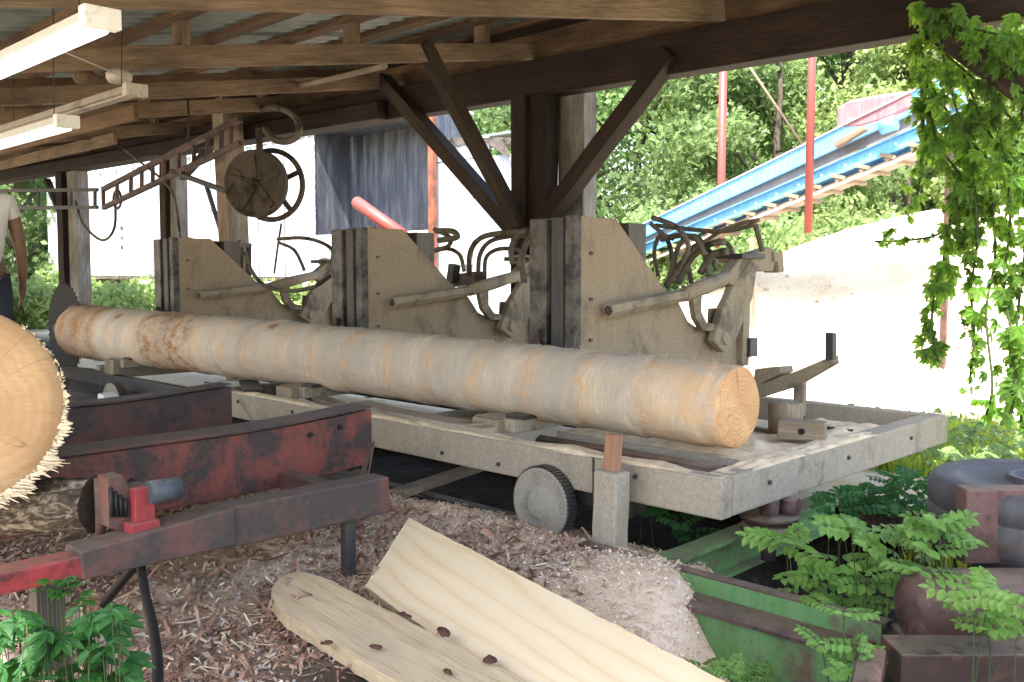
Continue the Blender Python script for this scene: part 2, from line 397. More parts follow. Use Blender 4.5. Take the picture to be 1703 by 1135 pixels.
M['creeper'] = leafmat('ground_creeper_leaf', (.03, .11, .028), (.06, .2, .03), .35, .4, scale=6)
M['grass'] = leafmat('grass_blade', (.30, .37, .05), (.48, .57, .07), .4, .5, scale=2)
M['trunk'] = bark_mat('tree_bark', (.04, .032, .025), (.09, .07, .055), (.16, .13, .10))
M['stem'] = N('green_stem').done((.045, .06, .022), .9)

def tubemat():
    n = N('fluorescent_tube'); n.b.inputs['Base Color'].default_value = (.9, .9, .9, 1)
    n.b.inputs['Emission Color'].default_value = (1, .97, .93, 1); n.b.inputs['Emission Strength'].default_value = .3
    return n.m
M['tube'] = tubemat()

# ------------------------------------------------------------------ ground
def nz(x, y, s=1., o=0): return mnoise.noise(V((x*s+o, y*s-o, o*.37)))
def fbm(x, y, s=1., o=0): return nz(x, y, s, o)+.5*nz(x, y, s*2.1, o+3)+.25*nz(x, y, s*4.3, o+7)
def sm(a, b, t):
    t = min(1, max(0, (t-a)/(b-a))); return t*t*(3-2*t)
def gh(x, y):
    h = .03*fbm(x, y, .9)+.02*fbm(x, y, 3.2, 5)
    # bank of sawdust beside the carriage track
    xx = sm(-5.6, -4.6, x)*(1-sm(-2.35, -1.75, x+.5*(y-3.3)))
    h += (.15+.05*sm(-3.1, -2.7, x))*xx*math.exp(-((y-3.38)/.42)**2)
    # hollow under the carriage and beyond it
    h -= .22*sm(4.0, 4.5, y)*(1-sm(6.2, 7.0, y))*sm(-9.5, -8.5, x)*(1-sm(-2.6, -1.8, x))
    h += .20*math.exp(-((x+4.1)/.3)**2-((y-2.3)/.6)**2)
    h -= .24*sm(-2.3, -1.95, x+.45*(y-3.27))*sm(2.3, 2.75, y)*(1-sm(5.5, 6.5, y))
    r = math.hypot(x, y); f = 1-sm(14, 30, r)
    return h*f
def axis_coords(c0, c1, step, far, n=14):
    k = int((c1-c0)/step); a = [c0+step*i for i in range(k+1)]
    g = [((i+1)/n)**2.6 for i in range(n)]
    lo = [c0-(c0+far)*t for t in g][::-1]; hi = [c1+(far-c1)*t for t in g]
    return lo+a+hi
def add_cover(o, xs, ys, fn):
    me = o.data; at_ = me.attributes.new('cover', 'FLOAT_COLOR', 'POINT'); d = []
    for y in ys:
        for x in xs: d += list(fn(x, y))+[1.]
    at_.data.foreach_set('color', d)
def heightfield(name, xs, ys, hf, mat, cover=None):
    vs = [(x, y, hf(x, y)) for y in ys for x in xs]; nx = len(xs); fs = []
    for j in range(len(ys)-1):
        for i in range(nx-1):
            a = j*nx+i; fs.append((a, a+1, a+1+nx, a+nx))
    me = bpy.data.meshes.new(name); me.from_pydata(vs, [], fs); me.materials.append(mat)
    me.polygons.foreach_set('use_smooth', [True]*len(fs)); me.update()
    o = bpy.data.objects.new(name, me); COL.objects.link(o); o['kind'] = 'structure'
    if cover: add_cover(o, xs, ys, cover)
    return o
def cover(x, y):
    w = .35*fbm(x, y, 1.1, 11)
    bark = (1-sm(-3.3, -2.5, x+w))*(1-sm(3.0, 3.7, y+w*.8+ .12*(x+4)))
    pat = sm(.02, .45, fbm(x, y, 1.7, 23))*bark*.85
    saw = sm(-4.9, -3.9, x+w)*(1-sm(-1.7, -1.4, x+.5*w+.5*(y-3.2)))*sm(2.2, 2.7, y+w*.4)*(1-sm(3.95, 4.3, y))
    far = max(sm(7.2, 8.6, y+w-1.5*sm(-5.2, -4.4, x))*(1-sm(-3.9, -2.6, x+.25*(y-10))), 1-sm(.4, 1.3, y+w))  # pale cover also added behind the camera, unseen, to bounce light under the roof
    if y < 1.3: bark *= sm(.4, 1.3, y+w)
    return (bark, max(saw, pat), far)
def ground_mat():
    n = N('ground_litter'); o = n.co()
    at_ = n.new('ShaderNodeAttribute'); at_.attribute_name = 'cover'; sp = n.new('ShaderNodeSeparateColor'); n.link(at_.outputs['Color'], sp.inputs[0])
    a = n.noise(o, 7, 8, .7, .5); b = n.noise(o, 55, 6, .75); c = n.noise(n.co('Object', (1, 1, 1)), 1.3, 4)
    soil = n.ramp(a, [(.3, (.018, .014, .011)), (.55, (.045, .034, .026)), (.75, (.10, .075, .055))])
    bark = n.ramp(n.math('ADD', n.math('MULTIPLY', a, .45), n.math('MULTIPLY', b, .55)), [(.32, (.11, .07, .052)), (.45, (.28, .19, .14)), (.58, (.44, .32, .235)), (.72, (.60, .47, .34))])
    saw = n.ramp(b, [(.3, (.54, .38, .27)), (.5, (.74, .56, .42)), (.7, (.82, .66, .52))])
    far = n.ramp(n.math('ADD', n.math('MULTIPLY', a, .5), n.math('MULTIPLY', b, .5)), [(.35, (.42, .35, .26)), (.6, (.60, .52, .40))])
    grs = n.ramp(b, [(.3, (.06, .10, .025)), (.7, (.16, .24, .06))])
    far = n.mix(n.ramp(c, [(.5, 0.), (.62, .5)]), far, grs)
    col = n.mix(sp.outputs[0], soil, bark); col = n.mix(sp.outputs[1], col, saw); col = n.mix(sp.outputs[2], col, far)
    n.bump(n.math('ADD', a, b), .4, .012)
    return n.done(col, .95, 0, .1)
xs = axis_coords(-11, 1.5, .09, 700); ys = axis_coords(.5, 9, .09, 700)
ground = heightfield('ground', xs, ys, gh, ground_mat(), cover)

# sawdust pile in the yard
pc = at(1640, 452, d=17.5); P0 = V((pc.x, pc.y))
def ph(x, y):
    u = (V((x, y))-P0); a = u.dot(V((CR.x, CR.y))); b = u.dot(V((CF.x, CF.y)).normalized())
    a2 = a/(8.5 if a > 0 else 6.6); b2 = b/(6.2 if b < 0 else 6.5)
    r = math.sqrt(a2*a2+b2*b2)
    h = 2.95*max(0, 1-r**2.0)-.05
    h += -.12*math.exp(-((r-.25)/.3)**2) + .08*fbm(x, y, .35, 2)+.02*fbm(x, y, 2, 4)
    a3 = (a+4.3)/3.6; b3 = (b+1.0)/3.2; r3 = math.sqrt(a3*a3+b3*b3)
    h2 = 1.9*max(0, 1-r3**1.3)+.06*fbm(x, y, 1.5, 8)
    k = .5; m = max(h, h2); d_ = abs(h-h2)
    if d_ < k: m += (k-d_)**2/(4*k)
    return m-.08
def pile_mat():
    n = N('sawdust'); o = n.co(); a = n.noise(o, 1.2, 7, .6); b = n.noise(o, 30, 5, .7); c = n.noise(o, 5, 5, .6)
    col = n.ramp(n.math('ADD', n.math('MULTIPLY', a, .5), n.math('MULTIPLY', b, .5)), [(.36, (.50, .38, .24)), (.5, (.64, .53, .38)), (.66, (.74, .65, .50))])
    col = n.mix(n.ramp(c, [(.66, 0.), (.74, .5)]), col, (.50, .36, .22))
    n.bump(n.math('ADD', c, b), .3, .03); return n.done(col, .95, 0, .1)
px_ = [P0.x-13+.22*i for i in range(119)]; py_ = [P0.y-13+.22*i for i in range(119)]
pile = heightfield('sawdust_pile', px_, py_, ph, pile_mat())
del pile['kind']; pile['kind'] = 'stuff'; pile['label'] = 'large pale sunlit sawdust heap in the yard below the blue conveyor'; pile['category'] = 'sawdust pile'

def scatter(name, n, pos, size, mat, label, cat, ar=3., curl=.3, lift=.006, hf=gh, tilt=.5):
    mb = MB()
    for _ in range(n):
        x, y = pos(); z = hf(x, y)+lift*random.uniform(.3, 2)
        L = random.uniform(*size); W = L/random.uniform(ar*.5, ar*1.6)
        a = random.random()*2*PI; t = random.gauss(0, tilt)*.6; r = random.gauss(0, tilt)
        d = V((math.cos(a)*math.cos(t), math.sin(a)*math.cos(t), math.sin(t))); s_ = d.cross(V((0, 0, 1))).normalized()
        s_ = (s_*math.cos(r)+V((0, 0, 1))*math.sin(r)); up = s_.cross(d)
        c = V((x, y, z+abs(math.sin(t))*L*.4+abs(math.sin(r))*W*.4)); k = L*curl*random.uniform(-.5, 1)
        i0 = len(mb.v)
        for q, ww in ((-1, .7), (0, 1), (1, .6)):
            p = c+d*(q*L/2)+up*(k*(1-q*q)); w = W*ww*random.uniform(.7, 1.2)/2
            mb.v += [tuple(p-s_*w), tuple(p+s_*w)]
        for q in (0, 2): mb.face((i0+q, i0+q+1, i0+q+3, i0+q+2), [(0, 0)]*4)
    o = mb.build(name, mat, origin=(0, 0, 0)); o['kind'] = 'stuff'; o['label'] = label; o['category'] = cat
    return o
def chipmat(name, stops):
    n = N(name); o = n.co(); wn = n.new('ShaderNodeTexNoise'); f = n.noise(o, 14, 2, .5); col = n.ramp(f, stops, 'LINEAR')
    n.bump(n.noise(o, 80, 3), .4, .004); return n.done(col, .9, 0, .15)
barkc = chipmat('bark_chip', [(.3, (.13, .07, .052)), (.45, (.24, .13, .09)), (.55, (.36, .21, .15)), (.7, (.36, .27, .22))])
shavc = chipmat('wood_shaving', [(.3, (.36, .25, .16)), (.5, (.58, .44, .30)), (.7, (.70, .57, .41))])
greyc = chipmat('weathered_chip', [(.3, (.24, .19, .17)), (.5, (.36, .30, .27)), (.7, (.48, .41, .37))])
sawc = chipmat('sawdust_grain', [(.3, (.50, .36, .26)), (.5, (.70, .55, .43)), (.7, (.80, .68, .56))])
def reg(f, x0, x1, y0, y1, k):
    def g():
        while True:
            x = random.uniform(x0, x1); y = random.uniform(y0, y1)
            if random.random() < f(x, y)[k]: return x, y
    return g
scatter('bark_litter', 15000, reg(cover, -7.0, -1.6, 1.2, 4.2, 0), (.008, .045), barkc, 'reddish brown bark chips strewn over the ground below the red log deck', 'bark litter', 3)
scatter('shaving_litter', 15000, reg(lambda x, y: (max(cover(x, y)[0], cover(x, y)[1]*.7),), -7.0, -1.4, 1.2, 4.2, 0), (.006, .045), shavc, 'pale wood shavings and splinters mixed through the bark litter', 'wood shavings', 5, .5)
scatter('grey_litter', 9000, reg(cover, -7.5, -1.6, 1.1, 4.2, 0), (.006, .04), greyc, 'grey weathered chips mixed through the bark litter', 'wood chips', 3)
scatter('bark_shreds', 900, reg(cover, -6.5, -1.6, 1.4, 4.2, 0), (.06, .20), barkc, 'long curled reddish bark shreds on the ground', 'bark shreds', 9, .5, .02, tilt=.3)
scatter('bark_strips', 420, lambda: (random.uniform(-4.9, -2.7), random.uniform(1.9, 3.45)), (.03, .10), chipmat('red_bark_strip', [(.3, (.10, .045, .035)), (.5, (.22, .11, .075)), (.7, (.34, .20, .14))]), 'larger reddish bark strips lying round the planks', 'bark strips', 7, .5, .012, tilt=.25)
scatter('splinter_litter', 800, reg(cover, -6.5, -1.6, 1.4, 4.2, 0), (.05, .17), shavc, 'long pale splinters scattered on the bark litter', 'splinters', 16, .3, .02, tilt=.3)
scatter('sawdust_grains', 22000, reg(cover, -4.6, -1.3, 2.2, 4.4, 1), (.005, .018), sawc, 'coarse pinkish sawdust banked beside the carriage track', 'sawdust', 1.8, .2, .004)
scatter('yard_debris', 900, lambda: (random.uniform(-16, -9), random.uniform(7.5, 12)), (.05, .35), greyc, 'broken boards and chips lying in the yard beyond the posts', 'debris', 5, .1, .03)
# flakes lying on the sunlit heap
scatter('heap_flakes', 500, lambda: tuple(P0+V((random.uniform(-6, 6), random.uniform(-7, 2)))), (.03, .10), chipmat('heap_flake', [(.3, (.25, .2, .15)), (.7, (.4, .33, .25))]), 'darker flakes dotted over the sawdust heap', 'flakes', 3, .1, .01, hf=ph)

# ------------------------------------------------------------------ shed
YB = 7.1
shed = thing('sawmill_shed', (-12, 7.1, 0), 'open timber shed with dark eave beam, sloping rafters and tin roof over the saw line', 'shed')
def beamz(x): return 3.19+(-1-x)*.0105
def raft_z(y): return 3.66-(7.1-y)*.172          # underside of the rafters
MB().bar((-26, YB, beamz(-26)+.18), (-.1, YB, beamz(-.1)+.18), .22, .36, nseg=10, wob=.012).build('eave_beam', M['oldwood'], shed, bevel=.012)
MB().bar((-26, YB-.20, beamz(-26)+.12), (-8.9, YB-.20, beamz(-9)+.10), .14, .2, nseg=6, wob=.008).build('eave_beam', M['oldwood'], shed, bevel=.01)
for X, y0, y1, hgt, wd in ((-4.43, 0.2, 7.02, .19, .07), (-6.82, 0.2, 7.6, .16, .09), (-8.9, 0.2, 7.8, .15, .06), (-10.9, 0.2, 7.8, .17, .09), (-14.0, 0.2, 7.8, .17, .08),
                           (-17.6, 0.2, 7.8, .18, .08), (-21, 0.2, 7.8, .18, .08), (-2.2, -.3, 7.8, .18, .08), (-.4, 0.2, 7.8, .18, .08)):
    if X == -4.43: a = (X, y0, raft_z(y0)+hgt/2-.05); b = (X, y1, raft_z(y1)+hgt/2-.05)
    else: a = (X, y0, raft_z(y0)+hgt/2); b = (X, y1, raft_z(y1)+hgt/2)
    MB().bar(a, b, wd, hgt, nseg=8, wob=.004).build('rafter', M['rafter'], shed, bevel=.006)
PZ = .34
yy = .3; k = 0
while yy < 7.7:
    z = raft_z(yy)+PZ
    mb = MB()
    for X0 in range(-26, -2, 5):
        mb.bar((X0, yy+random.uniform(-.03, .03), z+.03), (min(X0+5.15, -.1), yy+random.uniform(-.03, .03), z+.03+.02*(X0 % 2)), .14, .05, nseg=2, wob=.004)
    mb.build('purlin', M['purlin'], shed, bevel=.004)
    if k % 2 == 0:
        for X in (-6.82, -10.9, -14., -4.5):
            MB().bar((X-.02, yy, raft_z(yy)+.155), (X-.02, yy, z), .16, .07, up=(0, 1, 0)).build('block', M['rafter'], shed, bevel=.005)
    yy += .78; k += 1
# upper rafters carry the purlins
for X in (-5.6, -7.9, -9.8, -12.3, -15.8, -19.4):
    MB().bar((X, .2, raft_z(.2)+PZ-.07), (X, 7.9, raft_z(7.9)+PZ-.07), .06, .13, nseg=4, wob=.006).build('rafter', M['purlin'], shed, bevel=.005)
# ribbed tin roof sheets
def rib_sheet(mb, x0, x1, step, fn):
    """corrugated sheet across x: fn(x, off) -> (lower point, upper point)"""
    n = int((x1-x0)/step); b = len(mb.v)
    for i in range(n+1):
        x = x0+step*i; o = (.018 if i % 4 in (1, 2) else 0)
        p, q = fn(x, o); mb.v += [tuple(p), tuple(q)]
    for i in range(n): mb.face((b+2*i, b+2*i+2, b+2*i+3, b+2*i+1), [(0, 0)]*4)
for s0, s1, ye in [(q, q+3.02, 7.75) for q in range(-27, -3, 3)]+[(-3, -1.7, 7.75), (-1.72, .02, 5.0)]:  # corner sheet cut short and front edge kept back to let sun in
    mb = MB(); dz = .006*(int(abs(s0)) % 2)
    rib_sheet(mb, s0, s1, .05, lambda x, o: (V((x, -.3, raft_z(-.3)+PZ+.062+o+dz)), V((x, ye, raft_z(ye)+PZ+.062+o+dz))))
    mb.build('roof_sheet', M['tin'], shed)
MB().bar((-26, 7.27, 3.80), (-.1, 7.27, 3.80), .04, .30, nseg=10, wob=.01).build('fascia_board', M['purlin'], shed, bevel=.004)
MB().bar((-26, 7.33, 4.02), (-.1, 7.33, 4.02), .03, .16, nseg=10, wob=.01).build('fascia_board', M['oldwood'], shed, bevel=.004)
# posts
def post(x, y, z1, w, d, mat, lean=0, z0=-.1):
    return MB().bar((x-lean, y, z0), (x, y, z1), w, d, up=(0, 1, 0), nseg=6, wob=.006).build('post', mat, shed, bevel=.01)
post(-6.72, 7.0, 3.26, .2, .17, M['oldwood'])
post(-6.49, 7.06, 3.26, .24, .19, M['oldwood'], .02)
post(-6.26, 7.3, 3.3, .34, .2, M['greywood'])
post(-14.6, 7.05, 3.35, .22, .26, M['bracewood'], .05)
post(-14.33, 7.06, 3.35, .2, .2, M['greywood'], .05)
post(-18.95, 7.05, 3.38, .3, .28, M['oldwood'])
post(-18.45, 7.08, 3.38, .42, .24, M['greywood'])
post(-11.98, 6.62, 3.85, .3, .3, M['postwood'], -.25)
post(-1.2, 7.1, 3.2, .2, .2, M['oldwood'])
def brace(p, q, w, h, mat): MB().bar(p, q, w, h, up=(0, 1, 0), nseg=4, wob=.004).build('brace', mat, shed, bevel=.008)
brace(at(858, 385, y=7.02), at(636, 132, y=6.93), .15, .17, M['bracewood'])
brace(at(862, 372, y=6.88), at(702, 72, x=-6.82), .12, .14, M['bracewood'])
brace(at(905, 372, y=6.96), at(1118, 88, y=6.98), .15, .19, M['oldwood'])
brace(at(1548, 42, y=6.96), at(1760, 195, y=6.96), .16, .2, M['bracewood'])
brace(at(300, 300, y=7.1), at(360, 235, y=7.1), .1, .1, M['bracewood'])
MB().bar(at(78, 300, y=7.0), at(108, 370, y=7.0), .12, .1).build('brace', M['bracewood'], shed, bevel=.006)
# tie boards across under the rafters further in
MB().bar((-26, 5.6, raft_z(5.6)-.06), (-13.2, 5.6, raft_z(5.6)-.06), .05, .16).build('tie_board', M['rafter'], shed, bevel=.005)
MB().bar((-15, 4.2, raft_z(4.2)-.07), (-9.4, 4.2, raft_z(4.2)-.07), .05, .15).build('tie_board', M['purlin'], shed, bevel=.005)
MB().bar((-7.6, 2.6, raft_z(2.6)+.02+.16), (-6.2, 2.6, raft_z(2.6)+.02+.16), .04, .1).build('tie_board', M['purlin'], shed, bevel=.005)

# ------------------------------------------------------------------ lamps
def lamp(x1, x0, y, z, lit, label, w=.13):
    t = thing('fluorescent_lamp', ((x0+x1)/2, y, z), label, 'lamp', 'tube lamps under the rafters')
    hm = M['whitepaint'] if lit else M['dirtywhite']
    pr = [(x0, y-w/2, z), (x0, y-w*.33, z+.05), (x0, y+w*.33, z+.05), (x0, y+w/2, z)]
    MB().prism(pr, (x1-x0, 0, 0)).build('housing', hm, t, bevel=.003)
    for xx in (x0, x1): MB().box(xx-.03, xx+.03, y-w/2-.004, y+w/2+.004, z-.02, z+.056).build('end_cap', hm, t, bevel=.003)
    for s_ in (-1, 1):
        if lit: MB().tube([(x0+.03, y+s_*.03, z-.018), (x1-.03, y+s_*.03, z-.018)], .014, 10).build('tube', M['tube'], t)
        elif s_ == 1: MB().box(x0+.1, x1-.05, y-.03, y+.03, z-.012, z-.001).build('ballast_cover', M['dirtywhite'], t)
    for xx in (x0+.2, x1-.2): MB().tube([(xx, y, z+.05), (xx+.05, y, raft_z(y)+PZ)], .003, 5).build('hanger', M['black'], t)
    return t
lamp(-3.64, -5.95, 1.5, 2.43, True, 'nearest and largest lit white tube lamp at the upper left edge')
lamp(-5.82, -8.2, 2.6, 2.60, False, 'unlit dusty tube lamp with beige housing between the two lit ones')
lamp(-6.0, -8.3, 2.25, 2.39, True, 'smaller lit tube lamp hanging lowest at the left edge')
for (u, v, lab) in ((198, 128, 'round grey ceiling box at the end of the unlit tube lamp'), (142, 129, 'round brown ceiling box on the rafter left of the grey one')):
    p = at(u, v, y=2.8)
    t = MB().lathe(p, (0, 0, 1), [(-.045, .02), (-.04, .07), (-.01, .085), (.02, .085), (.05, .05)], 20).build('junction_box', M['dirtywhite'] if u > 150 else M['purlin'])
    tag(t, lab, 'junction box')
def cable(name, pts, r, mat, label, cat='cable', n=6, seg=6):
    return tag(MB().tube(spline(pts, n), r, seg).build(name, mat), label, cat)
cable('lamp_wire', [at(95, 82, y=1.9), at(150, 105, y=2.2), at(210, 130, y=2.7)], .005, M['dirtywhite'], 'thin pale wire drooping from the nearest lamp to the grey ceiling box')
cable('conduit', [at(440, 152, y=6.3), at(520, 138, y=5.6), at(640, 110, y=4.9)], .028, M['postwood'], 'thin grey pipe slanting under the rafters right of the pulley post', 'pipe')
cable('hanging_wire', [at(312, 165, y=5.2), at(314, 200, y=5.2), at(312, 233, y=5.2)], .012, M['black'], 'short dark rod hanging from the rafter above the cable arm', 'rod')
cable('drooping_cable', [at(125, 335, y=6.4), at(140, 375, y=6.4), at(170, 400, y=6.4), at(190, 380, y=6.4), at(192, 330, y=6.4)], .022, M['hose'], 'cable looped in a U between the left post and the cable arm')
cable('diagonal_cable', [at(180, 228, y=6.2), at(240, 275, y=6.2), at(270, 300, y=6.2), at(290, 330, y=6.2), at(300, 395, y=6.3)], .018, M['hose'], 'thin cable running down across the cable arm to the middle post')

# pulley on its post
pcn = at(426, 306, y=6.25); ax = V((.50, -.86, 0)).normalized()
pul = thing('belt_pulley', pcn, 'dusty spoked double pulley wheel bolted to the tan post', 'pulley')
MB().lathe(pcn, ax, [(-.05, .30), (-.05, .42), (.05, .42), (.05, .40), (.03, .38), (.03, .30)], 40).build('sheave', M['pulleysteel'], pul)
def ring(c, ax, R, r, mat, name, par, seg=40):
    u = V(ax).orthogonal().normalized(); w = V(ax).cross(u)
    pts = [c+(u*math.cos(2*PI*i/seg)+w*math.sin(2*PI*i/seg))*R for i in range(seg+1)]
    return MB().tube(pts, r, 8, caps=False).build(name, mat, par)
c2 = pcn+(at(442, 303, y=6.25)-at(430, 303, y=6.25))-ax*.2
ring(c2, ax, .43, .035, M['pulleysteel'], 'rim', pul)
for k in range(5):
    u = ax.orthogonal().normalized(); w = ax.cross(u); a = 2*PI*k/5+.3; d = u*math.cos(a)+w*math.sin(a)
    MB().bar(c2+d*.05, c2+d*.43, .06, .03, up=ax).build('spoke', M['pulleysteel'], pul)
    MB().bar(pcn+d*.06+ax*.02, pcn+d*.37+ax*.02, .10, .06, up=ax, w1=.07).build('spoke', M['pulleysteel'], pul, bevel=.01)
MB().lathe(pcn, ax, [(-.3, .07), (.10, .07), (.10, .045), (.16, .045)], 20).build('hub', M['pulleysteel'], pul)
MB().lathe(pcn, ax, [(-.045, .37), (-.04, .37), (-.04, .05)], 36).build('web', M['channel'], pul)
MB().bar(at(434, 215, y=6.3)+ax*.05, at(447, 300, y=6.3)+ax*.2, .08, .05).build('bracket', M['pulleysteel'], pul, bevel=.006)
lp = at(462, 206, y=6.5)
tag(MB().tube(spline([at(430, 182, y=6.5), at(465, 180, y=6.5), at(492, 196, y=6.5), at(497, 222, y=6.5), at(480, 235, y=6.5), at(455, 232, y=6.5), at(440, 215, y=6.5)], 8), .045, 8).build('belt_loop', M['hose']),
    'thick tan hose looped beside the top of the pulley post', 'hose')

# ladder-like cable arm
arm = thing('lattice_boom', at(280, 300, y=6.1), 'rusty ladder-like lattice arm rising to the pulley post', 'cable arm')
def L2(u, v, y=6.2): return at(u, v, y=y)
MB().bar(L2(172, 315), L2(400, 198), .07, .07).build('chord', M['rust'], arm, bevel=.005)
MB().bar(L2(172, 346), L2(400, 238), .07, .07).build('chord', M['rust'], arm, bevel=.005)
for t in [0, .1, .2, .28, .36, .44, .55, .66, .76, .86, .93]:
    MB().bar(L2(172+228*t, 315-117*t), L2(172+228*t, 346-108*t), .035, .05).build('rung', M['rust'], arm)
ring(L2(195, 332), V((0, 1, 0)), .14, .02, M['rust'], 'loop', arm, 20)
MB().bar(L2(285, 285), L2(375, 318), .07, .06).build('stay', M['darksteel'], arm, bevel=.004)
MB().bar(L2(342, 305, 6.6), L2(372, 400, 6.6), .05, .05).build('stay', M['darksteel'], arm, bevel=.004)
arm2 = thing('lattice_boom', at(80, 330, y=6.1), 'horizontal dark lattice arm running out past the left post', 'cable arm')
MB().bar(L2(-60, 318, 6.4), L2(162, 316, 6.4), .05, .06).build('chord', M['darksteel'], arm2)
MB().bar(L2(-60, 347, 6.4), L2(162, 345, 6.4), .05, .06).build('chord', M['darksteel'], arm2)
for uu in (-40, 15, 64, 118, 158): MB().bar(L2(uu, 318, 6.4), L2(uu, 346, 6.4), .035, .05).build('rung', M['darksteel'], arm2)

# ------------------------------------------------------------------ trailer with open side and the white shed behind
def ribwall(x0, x1, y, z0, z1, mat, name, par, step=.05, period=8, depth=.07):
    mb = MB(); n = max(1, int((x1-x0)/step)); b = len(mb.v)
    for i in range(n+1):
        x = x0+(x1-x0)*i/n; o = -depth if i % period in (0,) else 0
        mb.v += [(x, y+o, z0), (x, y+o, z1)]
    for i in range(n): mb.face((b+2*i, b+2*i+2, b+2*i+3, b+2*i+1), [(0, 0)]*4)
    return mb.build(name, mat, par)
YT = 12.6
def tx(u, v=300, y=YT): return at(u, v, y=y).x
xL, xO0, xO1 = tx(80), tx(523), tx(716)
zB = at(440, 460, y=YT).z; zO0 = at(600, 388, y=YT).z; zO1 = at(525, 222, y=YT).z; zT = at(640, 203, y=YT).z+.12
tr = thing('van_trailer', ((xL+xO1)/2, YT, 0), 'long white ribbed van trailer with a dark open side doorway and rusted red edges', 'trailer')
ribwall(xL, xO0, YT, zB, zT, M['whitepanel'], 'side_wall', tr)
ribwall(xO0, xO1, YT, zB, zO0, M['whitepanel'], 'lower_wall', tr)
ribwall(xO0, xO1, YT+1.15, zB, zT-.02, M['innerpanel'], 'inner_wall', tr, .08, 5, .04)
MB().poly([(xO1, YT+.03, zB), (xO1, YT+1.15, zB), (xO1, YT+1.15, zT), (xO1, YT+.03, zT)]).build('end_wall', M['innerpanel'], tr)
MB().poly([(xL, YT+.03, zB), (xL, YT+1.2, zB), (xL, YT+1.2, zT), (xL, YT+.03, zT)]).build('end_wall', M['whitepanel'], tr)
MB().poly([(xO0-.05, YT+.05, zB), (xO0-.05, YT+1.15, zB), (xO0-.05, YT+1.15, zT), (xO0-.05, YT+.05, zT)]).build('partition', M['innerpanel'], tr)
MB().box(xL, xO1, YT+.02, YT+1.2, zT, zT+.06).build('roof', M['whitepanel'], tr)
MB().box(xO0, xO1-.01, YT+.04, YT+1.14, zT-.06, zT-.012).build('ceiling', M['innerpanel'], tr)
MB().box(xO0, xO1, YT+.02, YT+1.15, zO0-.1, zO0-.04).build('floor', M['darksteel'], tr)
MB().box(xO1-.02, xO1+.14, YT-.06, YT+.04, zB, zT).build('corner_post', M['redtrim'], tr, bevel=.01)
MB().box(xO0-.1, xO1+.14, YT-.08, YT+.02, zO1, zT+.05).build('top_rail', M['redtrim'], tr, bevel=.01)
MB().box(xL, xO0-.1, YT-.05, YT-.005, zT-.14, zT+.05).build('top_rail', M['whitepaint'], tr, bevel=.01)
MB().box(xL, xO1, YT-.05, YT+.1, zB-.12, zB-.002).build('bottom_rail', M['channel'], tr, bevel=.01)
for u in (190, 545, 390): 
    X = tx(u, 470); MB().bar((X, YT+.1, 0), (X, YT+.1, zB-.11), .14, .14, up=(0, 1, 0)).build('leg', M['rust'], tr, bevel=.01)
    MB().bar((X+.05, YT+.1, .4), (X+1.2, YT+.1, zB-.15), .07, .07).build('strut', M['rust'], tr)
for u in (250, 330):
    X = tx(u, 470); MB().lathe((X, YT+.5, .5), (0, 1, 0), [(-.15, .2), (-.15, .45), (-.1, .5), (.1, .5), (.15, .45), (.15, .2)], 28).build('tyre', M['black'], tr)
for k in range(1, 14):
    X = xL+(xO0-xL)*k/14; MB().box(X-.012, X+.012, YT-.085, YT-.072, zB, zT-.14).build('seam', M['channel'], tr)
for vv in (380, 396, 412):
    p = at(202, vv-3, y=YT); q = at(206, vv+2, y=YT); MB().box(p.x, q.x, YT-.05, YT-.032, min(p.z, q.z), max(p.z, q.z)).build('hinge_plate', M['channel'], tr)
YW = 12.75
ws = thing('panel_shed', (tx(790, 300, YW), YW, 0), 'small white sheet-metal shed with torn roof edge right of the trailer', 'shed')
wx0, wx1 = tx(726, 300, YW), tx(866, 300, YW); wz = at(800, 262, y=YW).z; wt = at(800, 229, y=YW).z
ribwall(wx0, wx1, YW, 0, wz, M['whitepanel'], 'wall', ws, .07, 4, .03)
mb = MB(); mb.poly([(wx1, YW, 0), (wx1, YW+1.6, 0), (wx1, YW+1.6, wt), (wx1, YW, wt)]); mb.build('side_wall', M['whitepanel'], ws)
ribwall(wx0, tx(815, 300, YW), YW-.02, wz+.01, wt, M['whitepanel'], 'fascia', ws, .1, 8, .02)
MB().prism([at(742, 229, y=YW-.06), at(866, 229, y=YW-.06), at(866, 240, y=YW-.06), at(790, 237, y=YW-.06), at(745, 246, y=YW-.06)], (0, .03, 0)).build('roof_edge', M['channel'], ws)
MB().prism([at(806, 235, y=YW-.1), at(835, 232, y=YW-.1), at(848, 262, y=YW-.1), at(838, 258, y=YW-.1)], (0, .03, 0)).build('torn_flap', M['channel'], ws)
MB().prism([at(770, 300, y=YW-.08), at(783, 300, y=YW-.08), at(783, 440, y=YW-.08), at(770, 440, y=YW-.08)], (0, .04, 0)).build('door_post', M['whitepaint'], ws)
MB().box(wx0+.3, wx1, YW, YW+1.6, wt, wt+.05).build('roof', M['tin'], ws)
p = at(592, 336, y=10.6); q = at(670, 392, y=10.6)
tag(MB().tube([p, p+(q-p)*.02, q], [.10, .115, .115], 18).build('red_pipe', M['redpipe']), 'stout faded red pipe end poking up in front of the dark doorway', 'pipe')

